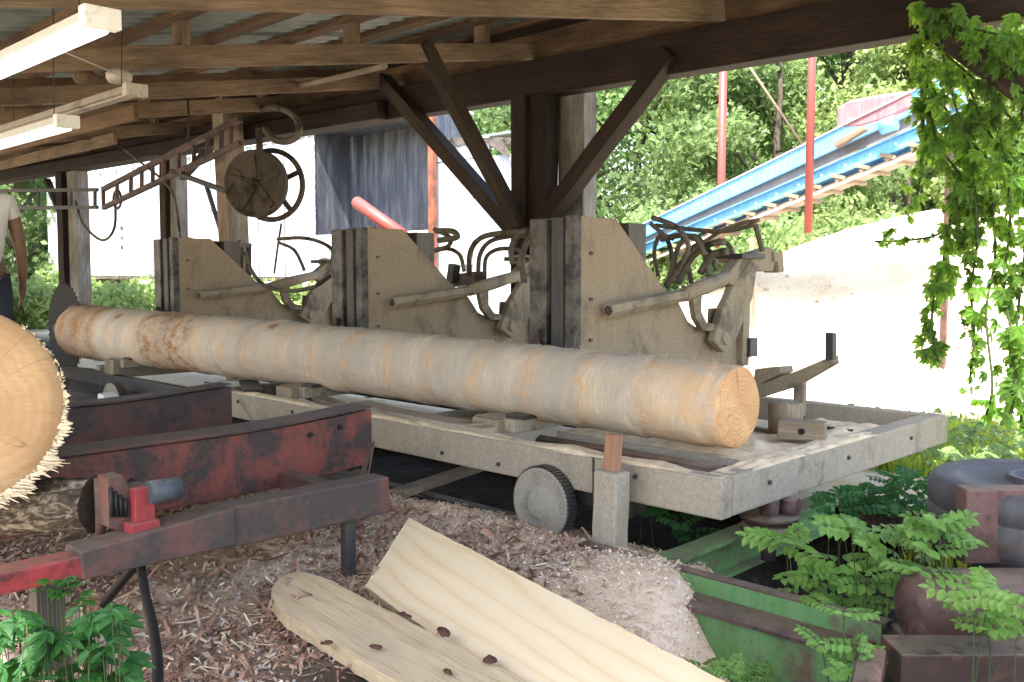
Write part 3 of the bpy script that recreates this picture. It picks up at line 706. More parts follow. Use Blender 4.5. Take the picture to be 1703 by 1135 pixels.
# ------------------------------------------------------------------ red yard posts, conveyor
for (u, v0, v1, dd, lab) in ((1203, 330, 96, 17.0, 'slim red steel pole standing behind the blue conveyor, left of the two'), (1351, 369, 74, 13.2, 'slim red steel pole standing on the sawdust in front of the conveyor')):
    if u == 1351:
        dd = 9.5
        while dd < 18 and ph(*at(u, v0, d=dd).xy) < at(u, v0, d=dd).z: dd += .05
        if dd >= 17.9: dd = 13.2
    b = at(u, v1, d=dd); z0 = at(u, v0, d=dd).z-.15
    if u == 1203: z0 = 0
    t = thing('red_pole', (b.x, b.y, z0), lab, 'pole', 'red poles beyond the shed')
    MB().tube([(b.x, b.y, z0), (b.x, b.y, 6.2)], .055*dd/13, 16).build('pole', M['redpipe'], t)
    MB().box(b.x-.1, b.x+.1, b.y-.1, b.y+.1, 6.2, 6.22).build('cap_plate', M['redpipe'], t)
tag(MB().tube([at(1225, 80, d=14.5), at(1338, 246, d=14.5)], .02, 6).build('guy_wire', M['postwood']), 'thin tan guy wire slanting down between the red poles', 'wire')
# the conveyor climbs to the right and comes a little nearer
cA = at(1030, 420, d=16.2); cB = at(1575, 178, d=12.2)
cv = thing('belt_conveyor', (cA.x, cA.y, 0), 'bright blue inclined belt conveyor climbing above the sawdust heap', 'conveyor')
dC = (cB-cA).normalized(); side = V((-dC.y, dC.x, 0)).normalized()
if side.dot(CF) < 0: side = -side
upC = dC.cross(side); upC = upC if upC.z > 0 else -upC
def cp(t, s_, h): return cA+(cB-cA)*t+side*s_+upC*h
def rail(h0, h1, th0, th1, s_, nm, mt, w=.05): MB().bar(cp(0, s_, h0), cp(1, s_, h1), w, th0, up=upC, h1=th1).build(nm, mt, cv, bevel=.006)
for s_ in (0, .8):
    rail(.15, .24, .20, .27, s_, 'side_rail', M['blue']); rail(-.14, -.20, .13, .17, s_, 'lower_rail', M['blue'])
    rail(.26, .385, .015, .015, s_, 'rail_lip', M['whitepaint'], .12)
    rail(-.065, -.105, .012, .012, s_-.01, 'rail_lip', M['blue'], .16)
rail(0, .02, .14, .16, .06, 'belt_guard', M['belt'], .02)
MB().bar(cp(0, .4, .12), cp(1, .4, .18), .72, .02, up=upC).build('belt', M['belt'], cv)
MB().bar(cp(.05, .4, -.26), cp(.98, .4, -.34), .6, .015, up=upC).build('return_belt', M['belt'], cv)
for k in range(15):
    t = .06+.065*k
    MB().tube([cp(t, -.03, -.28-.06*t), cp(t, .83, -.28-.06*t)], .04, 8).build('roller', M['postwood'], cv)
    MB().bar(cp(t-.012, -.03, -.20-.05*t), cp(t+.02, -.03, -.30-.07*t), .05, .03, up=side).build('roller_bracket', M['dustysteel'], cv)
    MB().lathe(cp(t+.03, -.02, -.14-.06*t), -side, [(0, .02), (.012, .02)], 8).build('bolt_head', M['whitepaint'], cv)
rail(-.34, -.42, .03, .03, -.02, 'lower_chord', M['whitepaint'], .04)
q_ = at(1252, 395, d=14.4); MB().bar(q_, V((q_.x, q_.y, 0)), .07, .07).build('leg', M['dustysteel'], cv)
for s_ in (.1,):
    q_ = cp(.985, s_, -.3); MB().bar(q_, V((q_.x, q_.y, 0)), .07, .07, up=side).build('leg', M['rust'], cv)
def hd(u, v): return at(u, v, d=13.2-(u-1400)/160*1.0)
hc = [hd(1390, 216), hd(1391, 178), hd(1412, 166), hd(1460, 157), hd(1512, 150), hd(1517, 158), hd(1514, 182), hd(1470, 202), hd(1430, 214)]
MB().prism(hc, side*.6).build('motor_hood', M['hood'], cv, bevel=.05)
MB().tube([hd(1472, 214)-side*.12, hd(1496, 206)-side*.12], .1, 16).build('gear_motor', M['blue'], cv)
MB().bar(hd(1396, 244)-side*.1, hd(1446, 214)-side*.1, .12, .08).build('drive_mount', M['postwood'], cv, bevel=.01)

# ------------------------------------------------------------------ carriage
YC = 3.86; XR = -2.39; XL = -11.2; YF = 6.75
car = thing('log_carriage', (-6.8, 5.3, 0), 'sawdust-coated steel log carriage frame on spoked track wheels', 'log carriage')
MB().bar((XL, YC+.22, .36), (-6.95, YC+.22, .36), .1, .14).build('rear_beam', M['darksteel'], car, bevel=.01)  # dark stretch of the near beam, colour stands in for darkness under the log
mb = MB(); mb.bar((-7.15, YC+.05, .41), (XR, YC+.05, .41), .1, .2, nseg=8, wob=.002); mb.build('near_beam', M['frame'], car, bevel=.012)
MB().box(XR-.14, XR, YC+.102, YF, .315, .515).build('end_beam', M['frame'], car, bevel=.012)
MB().box(XL, XR-.142, YF-.1, YF, .315, .51).build('far_beam', M['frame'], car, bevel=.012)
def deck(x0, x1, y0, y1, z):
    b = MB(); n = 24; m = 24
    i0 = 0
    for j in range(m+1):
        for i in range(n+1):
            x = x0+(x1-x0)*i/n; y = y0+(y1-y0)*j/m
            e = min(1, min(i, n-i, j, m-j)/2)
            b.v.append((x, y, z+.012*e+e*(.022*fbm(x, y, 3, 3)+.012*fbm(x, y, 14, 5))))
    for j in range(m):
        for i in range(n):
            a = j*(n+1)+i; b.face((a, a+1, a+n+2, a+n+1), [(0, 0)]*4, True)
    return b
M['sawlayer'] = chipmat('settled_sawdust', [(.3, (.52, .38, .25)), (.5, (.64, .50, .35)), (.7, (.72, .58, .42))])
for (x0, x1, y0, y1) in ((-3.95, -2.53, 4.42, 5.75), (-3.0, -2.53, 5.75, 6.05)):
    MB().box(x0, x1, y0, y1, .455, .49).build('deck_plate', M['frame'], car)
    deck(x0, x1, y0, y1, .492).build('sawdust_layer', M['sawlayer'], car)
for (x0, x1, y0, y1) in ((-7.13, -2.4, YC, YC+.1), (XR-.14, XR, YC+.1, 5.6)):
    deck(x0, x1, y0, y1, .512).build('sawdust_layer', M['sawlayer'], car)
MB().tube([(-3.9, 4.22, .44), (-2.6, 4.22, .44)], .06, 16).build('axle_pipe', M['rust'], car)
MB().tube([(-3.9, 4.33, .41), (-2.6, 4.33, .41)], .03, 12).build('axle_pipe', M['darksteel'], car)
for X in (-5.1, -7.6, -10.4): MB().box(X-.05, X+.05, YC+(.102 if X > -7 else .275), YF-.102, .33, .48).build('cross_member', M['frame'], car, bevel=.008)
# inner rail seen below the log, and loose steel
MB().box(-9.5, -3.9, 5.0, 5.1, .40, .50).build('inner_beam', M['darksteel'], car, bevel=.01)
MB().bar((-5.6, 4.1, .53), (-4.05, 3.95, .53), .16, .05, nseg=3, wob=.01).build('loose_board', M['frame'], car)
WR = .205
def build_wheel(X):
    c = V((X, 3.80, WR+.012)); R = WR
    w = MB().lathe(c, (0, -1, 0), [(-.06, R*.9), (-.06, R*.95), (.0, R*.97), (.024, R*.975), (.025, R*.92), (.020, R*.86), (.016, R*.66), (.020, R*.58), (.022, R*.48), (.036, R*.42), (.042, R*.30), (.046, R*.1), (.046, .004)], 44).build('wheel', M['wheelmetal'], car)
    t = MB()
    for i in range(56):
        a = 2*PI*i/56; d = V((math.cos(a), 0, math.sin(a)))
        t.bar(c+d*(R*.985)+V((0, .055, 0)), c+d*(R*.985)+V((0, -.016, 0)), .014, .016, up=d)
    t.lathe(c, (0, -1, 0), [(-.062, R*.93), (-.062, R*.985), (.008, R*.985), (.010, R*.972)], 44)
    ROOTLOC[w.name] = ROOTLOC[car.name]
    t.build('tyre', M['darksteel'], w)
    MB().tube([c+V((0, .06, 0)), c+V((0, .55, 0))], .035, 10).build('axle', M['darksteel'], car)
build_wheel(-3.50); build_wheel(-9.2)
MB().box(-3.42, -3.0, YC+.1, YC+.24, .2, .314).build('axle_box', M['darksteel'], car, bevel=.01)
for x in (-2.9, -3.9, -4.4, -5.3, -6.1, -6.9): MB().tube([(x, YC-.002, .41+.04*(-1)**int(x*3)), (x, YC-.014, .41+.04*(-1)**int(x*3))], .013, 6).build('bolt', M['darksteel'], car)
for y in (4.3, 5.2, 6.1): MB().tube([(XR-.002, y, .43), (XR+.012, y, .43)], .013, 6).build('bolt', M['darksteel'], car)
for x in (-3.18, -5.72): MB().box(x-.006, x+.006, YC-.006, YC-.001, .312, .508).build('weld_seam', M['darksteel'], car)
def heap(cx, cy, z, rx, ry, hh, par=None, nm='sawdust_heap', mt=None):
    b = MB(); n = 26; m = 8; b.v.append((cx, cy, z+hh))
    for k in range(1, m+1):
        for i in range(n):
            a = 2*PI*i/n; q = k/m; w = 1+.35*mnoise.noise(V((math.cos(a)*1.5+cx*3, math.sin(a)*1.5, cy)))
            x = cx+math.cos(a)*rx*q*w; y = cy+math.sin(a)*ry*q*w
            b.v.append((x, y, z+hh*max(0, 1-q)**1.1+(.010*mnoise.noise(V((x*25, y*25, 0))) if k < m else -.004)))
    for i in range(n): b.face((0, 1+i, 1+(i+1) % n), [(0, 0)]*3, True)
    for k in range(m-1):
        for i in range(n):
            a0 = 1+k*n; b.face((a0+i, a0+n+i, a0+n+(i+1) % n, a0+(i+1) % n), [(0, 0)]*4, True)
    return b.build(nm, mt or M['sawlayer'], par)
for (cx, cy, rx, ry, hh) in ((-2.95, 4.55, .3, .1, .07), (-2.62, 5.6, .1, .25, .04), (-2.45, 4.3, .05, .2, .03), (-2.46, 5.4, .05, .3, .02),(-2.75, 4.75, .22, .2, .05), (-3.1, 4.95, .35, .25, .06), (-2.46, 4.9, .06, .35, .025), (-2.9, 3.905, .3, .045, .02), (-3.35, 3.905, .2, .05, .025), (-2.7, 5.3, .2, .25, .035), (-4.6, 3.905, .5, .04, .02), (-5.9, 3.905, .5, .045, .02)):
    heap(cx, cy, .512 if abs(cy-3.905) < .01 or cx > -2.5 else .50, rx, ry, hh, car)
MB().bar((-3.35, 5.35, .515), (-2.62, 5.15, .525), .05, .02).build('loose_strip', M['channel'], car)
MB().bar((-3.15, 5.75, .505), (-2.56, 5.6, .515), .04, .02).build('loose_strip', M['channel'], car)
MB().bar((-4.75, 4.18, .50), (-4.15, 3.98, .56), .22, .03).build('loose_plate', M['dustysteel'], car, bevel=.004)
MB().bar((-6.6, 4.3, .50), (-5.7, 4.0, .52), .12, .04).build('loose_board', M['postwood'], car, bevel=.004)
MB().bar((-7.6, 4.35, .52), (-6.9, 4.0, .52), .16, .03).build('loose_plate', M['darksteel'], car, bevel=.004)
# wood block, holed block, stop arm on the far end
p = at(1286, 728, z=.52)
tag(MB().lathe((p.x-.06, p.y+.25, .52), (0, 0, 1), [(0, .10), (.17, .105), (.18, .09), (.18, .0)], 24).build('round_block', M['postwood']), 'round dusty wooden block on the deck right of the log end', 'block')
q = at(1325, 735, z=.52)
hb_ = thing('holed_block', (q.x, q.y, .52), 'small tan block with a drilled hole in front of the round block', 'block')
MB().bar((q.x-.13, q.y+.02, .58), (q.x+.12, q.y+.12, .58), .11, .11).build('body', M['postwood'], hb_, bevel=.012)
MB().tube([(q.x+.02, q.y+.008, .58), (q.x+.02, q.y+.03, .58)], .018, 10).build('hole_rim', M['black'], hb_)
sa = thing('stop_arm', at(1320, 640, y=6.5), 'bent tan steel arm with an upright end at the far right of the carriage', 'stop arm')
def S(u, v, y=6.3): return at(u, v, y=y)
MB().prism([S(1248, 630), S(1262, 640), S(1310, 623), S(1384, 592), S(1386, 606), S(1320, 644), S(1262, 662), S(1245, 655)], (0, .10, 0)).build('arm', M['dustysteel'], sa, bevel=.006)
MB().prism([S(1372, 553), S(1385, 555), S(1385, 600), S(1372, 600)], (0, .06, 0)).build('upright', M['darksteel'], sa, bevel=.004)
a0 = S(1331, 628, 6.35)
MB().bar(a0, (a0.x, a0.y, .45), .08, .05, up=(0, 1, 0)).build('post', M['dustysteel'], sa, bevel=.005)
MB().prism([S(1255, 614), S(1296, 611), S(1298, 622), S(1262, 640), S(1252, 636)], (0, .2, 0)).build('foot_plate', M['dustysteel'], sa, bevel=.005)

# ------------------------------------------------------------------ headblocks
HY = 4.62; HZT = 1.855
def headblock(X, label):
    hb = thing('headblock', (X, HY, .5), label, 'headblock', 'headblocks standing in a row on the carriage')
    # X = plane of the near side plate; the knee spans X-.34 .. X
    B = lambda pts, t=-.02, off=0.: MB().prism([(X+off, y, z) for y, z in pts], (t, 0, 0))
    B([(HY+.06, HZT), (5.05, HZT), (5.12, HZT-.06), (5.58, 1.40), (5.80, 1.27), (5.92, 1.13), (6.06, 1.07), (6.2, 1.10), (6.21, 1.22), (6.62, 1.22), (6.72, .8), (6.72, .55), (HY+.06, .55)]).build('knee_plate', M['dustyhb'], hb, bevel=.004)
    B([(HY+.06, HZT-.01), (5.30, HZT-.01), (5.46, HZT-.05), (5.44, 1.35), (6.0, 1.0), (6.4, .55), (HY+.06, .55)], -.02, -.32).build('knee_plate', M['dustyhb'], hb, bevel=.004)
    MB().box(X-.32, X-.022, 5.22, 5.42, .6, HZT-.02).build('rear_web', M['channel'], hb, bevel=.005)
    # facing: two upright channels with a dark gap
    MB().box(X-.35, X-.20, HY-.05, HY+.06, .55, HZT-.01).build('face_channel', M['channel'], hb, bevel=.008)
    MB().box(X-.175, X-.075, HY-.03, HY+.06, .55, HZT-.004).build('face_channel', M['darksteel'], hb, bevel=.008)
    MB().box(X-.07, X+.012, HY-.01, HY+.058, .55, HZT+.004).build('face_strip', M['channel'], hb, bevel=.004)
    MB().box(X-.205, X-.17, HY+.0, HY+.058, .56, HZT-.05).build('gap_plate', M['black'], hb)
    MB().box(X-.33, X-.02, HY+.061, 5.04, HZT-.02, HZT-.004).build('top_plate', M['dustyhb'], hb)
    for z in (1.05, 1.32, 1.62): MB().tube([(X+.0, HY+.16, z), (X+.02, HY+.16, z)], .012, 8).build('bolt', M['channel'], hb)
    # taper arm lying along the plate
    c0 = V((X+.09, 4.86, 1.245)); c1 = V((X+.09, 5.72, 1.33)); c2_ = V((X+.07, 6.35, 1.46))
    MB().tube([c0, c1], [.05, .046], 6, smooth=False).build('dog_arm', M['dustysteel'], hb)
    MB().tube([c0-V((0, .004, 0)), c0+V((0, .01, 0))], .036, 6, smooth=False).build('arm_socket', M['darksteel'], hb)
    MB().tube([c1, c1+(c2_-c1)*.45, c2_], [.052, .06, .05], 10).build('cylinder', M['dustysteel'], hb)
    MB().tube([c2_, V((X+.06, 6.75, 1.55))], .03, 8).build('cylinder_rod', M['darksteel'], hb)
    # curved jaw
    B([(5.72, 1.30), (5.86, 1.30), (5.90, 1.16), (6.0, 1.06), (6.16, 1.05), (6.2, 1.10), (6.05, 1.12), (5.98, 1.2), (5.98, 1.34), (5.8, 1.38)], .05, .03).build('jaw', M['dustysteel'], hb, bevel=.006)
    # rocker link, boss and cross head
    B([(6.10, .98), (6.22, 1.22), (6.40, 1.42), (6.62, 1.60), (6.72, 1.57), (6.66, 1.3), (6.60, 1.22), (6.42, .98), (6.25, .88)], .07, .04).build('rocker_link', M['dustysteel'], hb, bevel=.012)
    MB().tube([(X-.02, 6.26, 1.0), (X+.13, 6.26, 1.0)], .055, 16).build('boss', M['dustysteel'], hb)
    B([(6.25, 1.44), (6.50, 1.62), (6.95, 1.70), (7.05, 1.64), (6.98, 1.50), (6.7, 1.50), (6.45, 1.36)], .10, .0).build('cross_head', M['dustysteel'], hb, bevel=.012)
    B([(6.95, 1.66), (7.10, 1.66), (7.12, 1.50), (7.04, 1.49), (7.02, 1.58), (6.96, 1.58)], .14, -.02).build('end_bracket', M['dustysteel'], hb, bevel=.005)
    MB().box(X-.2, X+.13, 6.45, 6.8, 1.60, 1.64).build('head_plate', M['darksteel'], hb, bevel=.006)
    MB().box(X-.05, X+.06, 6.60, 6.70, .75, 1.25).build('rear_upright', M['dustysteel'], hb, bevel=.006)
    MB().box(X-.02, X+.09, 6.66, 6.78, .82, .97).build('rear_bracket', M['darksteel'], hb, bevel=.006)
    for (yy0, yy1, zz, rr) in ((HY+.10, 4.98, HZT-.004, .055), (6.5, 6.78, 1.645, .05)):
        b = MB(); P = []; rs_ = []
        for k in range(15):
            t = k/14; P.append((X+(.09 if rr < .03 else -.12)+.01*random.uniform(-1, 1), yy0+(yy1-yy0)*t, zz+(.02 if rr < .03 else -rr*.55)+(yy1-yy0)*t*(.1 if rr < .03 else 0))); rs_.append(rr*(math.sin(PI*min(.97, max(.03, t)))**.4)*random.uniform(.75, 1.15))
        b.tube(P, rs_, 9).build('sawdust_heap', M['sawlayer'], hb)
    # slide base under the log
    MB().box(X-.33, X+.02, 4.05, 6.6, .517, .60).build('slide_base', M['frame'], hb, bevel=.008)
    MB().box(X-.10, X+.05, 4.1, 4.55, .60, .625).build('wear_strip', M['darksteel'], hb)
    MB().box(X-.28, X-.06, 3.98, 4.049, .45, .6).build('base_nose', M['dustysteel'], hb, bevel=.006)
    # dog hook on the face
    MB().prism([(X-.30, HY-.054, 1.1), (X-.24, HY-.054, 1.12), (X-.24, HY-.054, .9), (X-.30, HY-.054, .92)], (0, -.03, 0)).build('dog_hook', M['rust'], hb, bevel=.004)
    return hb
h3 = headblock(-3.98, 'nearest and largest tan headblock, right of the three, beside the log end')
dup(h3, (-6.25, HY, .5), 'middle tan headblock of the three, in front of the dark trailer doorway')
dup(h3, (-9.55, HY, .5), 'farthest tan headblock of the three, nearest the saw blade')

# hydraulic hoses between the headblocks
def hose(pts, r, label, plane, mat='hose'):
    P = [at(u, v, y=plane+(w[0] if w else 0)) for (u, v, *w) in pts]
    o = tag(MB().tube(spline(P, 6), r, 8).build('hydraulic_hose', M[mat]), label, 'hose'); o['group'] = 'hydraulic hoses over the carriage'
    return o
hose([(1085, 362), (1125, 378), (1145, 410), (1130, 445), (1108, 478)], .02, 'hose bending down just right of the largest headblock plate', 6.0)
hose([(1082, 372), (1110, 400), (1118, 440), (1110, 470)], .018, 'short dark hose hugging the sloping edge of the largest headblock', 6.0)
hose([(1106, 475), (1140, 428), (1190, 390), (1232, 372), (1262, 366)], .016, 'straight tan rod rising to the right above the dog cylinder', 6.1)
hose([(1090, 375), (1150, 382), (1200, 385), (1240, 378), (1256, 372)], .018, 'hose running level in front of the blue conveyor foot', 6.4)
hose([(1256, 374), (1262, 395), (1268, 418)], .022, 'short upright pipe above the cross head of the largest headblock', 6.7)
hose([(1195, 400), (1212, 408), (1218, 425), (1214, 440)], .02, 'small hose elbow beside the upright pipe on the cross head', 6.5)
hose([(1130, 470), (1122, 430), (1140, 395), (1165, 400), (1175, 440), (1180, 462)], .02, 'arched hose in the cluster behind the largest cylinder', 6.2)
hose([(1150, 472), (1145, 435), (1158, 408), (1180, 418), (1192, 450)], .02, 'inner arched hose in the cluster behind the largest cylinder', 6.3)
hose([(1095, 460), (1088, 420), (1098, 392), (1120, 398)], .017, 'low arched hose against the blue conveyor foot', 6.3)
hose([(722, 382), (748, 395), (745, 410), (725, 416)], .022, 'hooked hose end on top of the middle headblock', 5.9)
hose([(722, 418), (745, 414), (765, 425), (772, 452)], .02, 'short arched hose right of the middle headblock slope', 6.0)
hose([(780, 460), (782, 420), (800, 396), (835, 388), (870, 386), (890, 380)], .026, 'outer of the arched hoses between middle and largest headblock', 6.1)
hose([(795, 462), (798, 425), (815, 402), (850, 393), (885, 392)], .022, 'second arched hose between middle and largest headblock', 6.2)
hose([(806, 466), (808, 430), (825, 416), (850, 414), (872, 420)], .02, 'inner low arched hose between middle and largest headblock', 6.3)
hose([(852, 440), (850, 412), (866, 388), (892, 380)], .022, 'hose curling up left of the largest headblock face', 5.4)
hose([(862, 445), (868, 420), (885, 400), (900, 395)], .018, 'inner hose curling left of the largest headblock face', 5.4)
hose([(462, 398), (500, 396), (530, 402), (552, 416), (552, 440)], .022, 'hose arching from the pulley post to the middle headblock', 6.2)
hose([(464, 404), (488, 415), (500, 435), (506, 450)], .02, 'hose dropping behind the farthest headblock link', 6.3)
hose([(408, 420), (418, 450), (440, 475), (480, 484), (520, 478), (548, 460)], .022, 'sagging hose running low between farthest and middle headblock', 5.4)
hose([(468, 372), (462, 410), (456, 455)], .014, 'thin line hanging from the pulley down to the farthest headblock', 6.3)
hose([(1128, 472), (1150, 430), (1178, 408), (1205, 402)], .026, 'thick hose curving up to the cross head from the big cylinder', 6.15)
hose([(1100, 398), (1135, 392), (1160, 400), (1172, 425)], .022, 'thick short hose crossing in front of the conveyor foot', 6.1)
hose([(1165, 455), (1185, 425), (1210, 418)], .03, 'stout elbow hose beside the cross head plate', 6.2)
hose([(730, 400), (760, 395), (752, 385), (725, 384)], .028, 'stubby bent fitting on top of the middle headblock', 5.9)
hose([(872, 470), (868, 430), (880, 395), (905, 372)], .026, 'thick hose loop rising left of the largest headblock face', 5.6)
# valve block and stanchion items
vb = thing('valve_block', at(780, 470, y=6.3), 'dark hydraulic valve block under the arched hoses', 'valve block')
MB().bar(at(752, 468, y=6.3), at(800, 462, y=6.3), .16, .12).build('body', M['rust'], vb, bevel=.01)
MB().bar(at(752, 470, y=6.2), at(756, 440, y=6.2), .09, .09).build('cap', M['darksteel'], vb, bevel=.006)
st = thing('lever_stand', at(383, 480, y=6.4), 'dark upright box with small levers right of the farthest headblock', 'control stand')
MB().prism([at(372, 405, y=6.4), at(396, 405, y=6.4), at(396, 478, y=6.4), at(380, 478, y=6.4)], (0, .2, 0)).build('body', M['bracewood'], st, bevel=.008)
MB().bar(at(368, 408, y=6.35), at(417, 408, y=6.35), .03, .05).build('lever_bar', M['darksteel'], st)
MB().tube([at(407, 400, y=6.35), at(406, 470, y=6.35)], .015, 6).build('lever', M['postwood'], st)
MB().tube([at(398, 400, y=6.35), at(400, 425, y=6.35)], .02, 6).build('lever', M['darksteel'], st)

# ------------------------------------------------------------------ the log
LX0, LX1 = -11.35, -2.60; LYc = 4.34; LZ = .80
def lrad(t): return .224+.086*(1-t)**1.1
lg = thing('debarked_log', (LX1, LYc, LZ), 'long pale debarked log lying the length of the carriage with a sawn end at right', 'log')
KN = [(LX0+random.uniform(.3, 9.1), random.uniform(1.2, 4.8)) for _ in range(34)]
mb = MB(); nL, nS = 420, 56
for i in range(nL+1):
    t = i/nL; x = LX0+(LX1-LX0)*t; r = lrad(t)
    tt = x-LX0
    for j in range(nS):
        a = 2*PI*j/nS
        rr = r*(1+.03*mnoise.noise(V((x*.8, math.cos(a)*1.2, math.sin(a)*1.2)))+.010*mnoise.noise(V((x*9, math.cos(a)*5, math.sin(a)*5))))
        fr = ((x-LX0)*2.2+.18*mnoise.noise(V((x, math.cos(a), math.sin(a))))) % 1.0; rr += .011*(fr-.5)+.004*mnoise.noise(V((x*30, a*6, 0)))
        for kx, ka in KN:
            dx = (x-kx)/.07; da = (((a-ka+PI) % (2*PI))-PI)/.3; rr += .012*math.exp(-dx*dx-da*da)
        if i == nL: rr *= .965
        mb.v.append((x if i < nL else x+.004, LYc+.012*math.sin(x*.9)+math.cos(a)*rr, LZ+.015*(1-t)+math.sin(a)*rr+.01*math.sin(x*.7)))
for i in range(nL):
    for j in range(nS):
        k = (j+1) % nS; u0 = (LX1-LX0)*i/nL; u1 = (LX1-LX0)*(i+1)/nL
        mb.face((i*nS+j, i*nS+k, (i+1)*nS+k, (i+1)*nS+j), [(u0, j*.03), (u0, (j+1)*.03), (u1, (j+1)*.03), (u1, j*.03)], True)
mb.face([j for j in range(nS)][::-1], [(0, 0)]*nS)
ring_last = [mb.v[nL*nS+j] for j in range(nS)]
mb.build('stem', M['log'], lg)
mb = MB(); c = V((LX1+.014, LYc, LZ)); b = len(mb.v)
mb.v.append(tuple(c))
for kk in (.35, .7, .93, 1.0):
    for p in ring_last:
        q = c+(V(p)-c)*kk; mb.v.append((c.x-(.012 if kk == 1 else 0)+.004*mnoise.noise(V(p)*9), q.y, q.z))
for j in range(nS): mb.face((0, 1+j, 1+(j+1) % nS), [(0, 0)]*3, False)
for kk in range(3):
    for j in range(nS):
        a = 1+kk*nS; mb.face((a+j, a+nS+j, a+nS+(j+1) % nS, a+(j+1) % nS), [(0, 0)]*4, True)
mb.build('cut_end', M['logend'], lg)
mb = MB()
for _ in range(2600):
    t = random.random()**.8; x = LX0+.3+(LX1-LX0-.35)*t; a = random.uniform(-.2, PI+.4); r = lrad((x-LX0)/(LX1-LX0))
    c = V((x, LYc+math.cos(a)*r*.995, LZ+.015*(1-t)+math.sin(a)*r*.995)); nrm = V((0, math.cos(a), math.sin(a)))
    d = (nrm*random.uniform(.2, .8)+V((random.uniform(-1, 1), random.uniform(-.5, .5), random.uniform(-.3, .3)))).normalized()*random.uniform(.008, .03)
    w = V((random.uniform(-1, 1), random.uniform(-1, 1), 0)).normalized()*.0022
    mb.poly([c-w, c+w, c+d], [(0, 0)]*3)
mb.build('fibre_fuzz', M['fuzz'], lg, kind='stuff')

# ------------------------------------------------------------------ saw
bc = at(108, 546, y=4.30)
bl = thing('circular_saw', (bc.x, bc.y, bc.z), 'dark circular headsaw blade at the far butt of the log', 'saw blade')
mb = MB(); nT = 44; prf = []
for i in range(nT):
    a = 2*PI*i/nT; prf += [(a, .51), (a+.05, .56)]
mb.prism([bc+V((math.cos(a)*r, 0, math.sin(a)*r)) for a, r in prf], (0, .008, 0)).build('disc', M['bladesteel'], bl)
MB().lathe(bc, (0, -1, 0), [(-.06, .1), (.05, .1), (.05, .05), (.12, .05)], 24).build('collar', M['darksteel'], bl)
sh = thing('saw_husk', (-10.6, 3.2, 0), 'dark greasy steel saw frame below the log butt behind the big log', 'saw frame')
MB().box(-11.8, -9.3, 3.3, 3.42, .35, .5).build('rail', M['darksteel'], sh, bevel=.01)
MB().box(-11.9, -9.6, 2.5, 2.62, .35, .5).build('rail', M['darksteel'], sh, bevel=.01)
MB().box(-9.6, -9.45, 2.4, 3.4, .2, .42).build('cross_rail', M['channel'], sh, bevel=.01)
MB().box(-11.6, -11.3, 2.7, 3.9, .4, .72).build('bearing_box', M['darksteel'], sh, bevel=.02)
for x, y in ((-11.8, 3.36), (-9.4, 3.36), (-11.8, 2.56), (-9.6, 2.56)): MB().box(x-.06, x+.06, y-.058, y+.058, -.05, .349).build('leg', M['darksteel'], sh)
MB().bar(at(180, 655, y=3.0), at(180, 690, y=3.0), .12, .12).build('white_bracket', M['whitepaint'], sh, bevel=.01)

# ------------------------------------------------------------------ red log deck
dk = thing('log_deck', (-5, 2.4, 0), 'worn red steel log deck with upturned skid beams', 'log deck')
def skid(X, y0, y1, z0, z1, mat, up=.065, th=.09):
    pts = []; n = 10
    bot = []
    for i in range(n+1):
        t = i/n; y = y0+(y1-y0)*t; lift = up*max(0, (t-.7)/.3)**1.5*.6
        pts.append((X, y, z1+lift)); bot.append((X, y, z0+lift*1.3))
    return MB().prism(pts+bot[::-1], (-th, 0, 0))
skid(-4.42, .6, 3.33, .33, .655, M['redsteel']).build('skid_beam', M['redsteel'], dk, bevel=.008)
mb = skid(-4.38, .6, 3.30, .665, .685, M['darkred'], th=.2); mb.build('skid_cap', M['darkred'], dk, bevel=.004)
skid(-6.02, .6, 3.32, .36, .655, M['redsteel']).build('skid_beam', M['darkred'], dk, bevel=.008)
skid(-5.98, .6, 3.30, .665, .68, M['darkred'], th=.18).build('skid_cap', M['darkred'], dk, bevel=.004)
LB = -3.62
MB().box(LB-.13, LB, 1.95, 2.83, .32, .50).build('cross_tube', M['darkred'], dk, bevel=.01)
MB().box(LB-.12, LB+.01, .2, 1.749, .345, .425).build('cross_tube', M['brightred'], dk, bevel=.01)
MB().bar((LB-.06, 1.35, .39), (LB-.06, 1.99, .42), .16, .11, h1=.165).build('sleeve', M['darkred'], dk, bevel=.008)
MB().box(-4.42, -3.76, 2.70, 2.80, .30, .42).build('end_gusset', M['darkred'], dk, bevel=.01)
MB().prism([(-4.42, 3.05, .3), (-4.42, 3.3, .34), (-4.42, 3.3, .1), (-4.42, 3.0, .1)], (-.1, 0, 0)).build('end_gusset', M['darkred'], dk, bevel=.008)
for (x, y) in ((-4.47, .9), (-6.07, .9), (-6.07, 3.1), (-4.47, 3.1)): MB().box(x-.05, x+.05, y-.06, y+.06, -.1, .33).build('leg', M['darksteel'], dk)
MB().box(LB-.09, LB-.05, 2.6, 2.66, -.05, .319).build('leg', M['darksteel'], dk)
MB().box(LB-.1, LB-.02, 1.2, 1.3, -.05, .349).build('leg', M['darksteel'], dk)
for k, (yy_, zz_) in enumerate(((3.1, .62), (2.9, .6), (1.9, .5))): MB().tube([(-4.418, yy_, zz_), (-4.405, yy_, zz_)], .015, 8).build('bolt_hole', M['black'], dk)
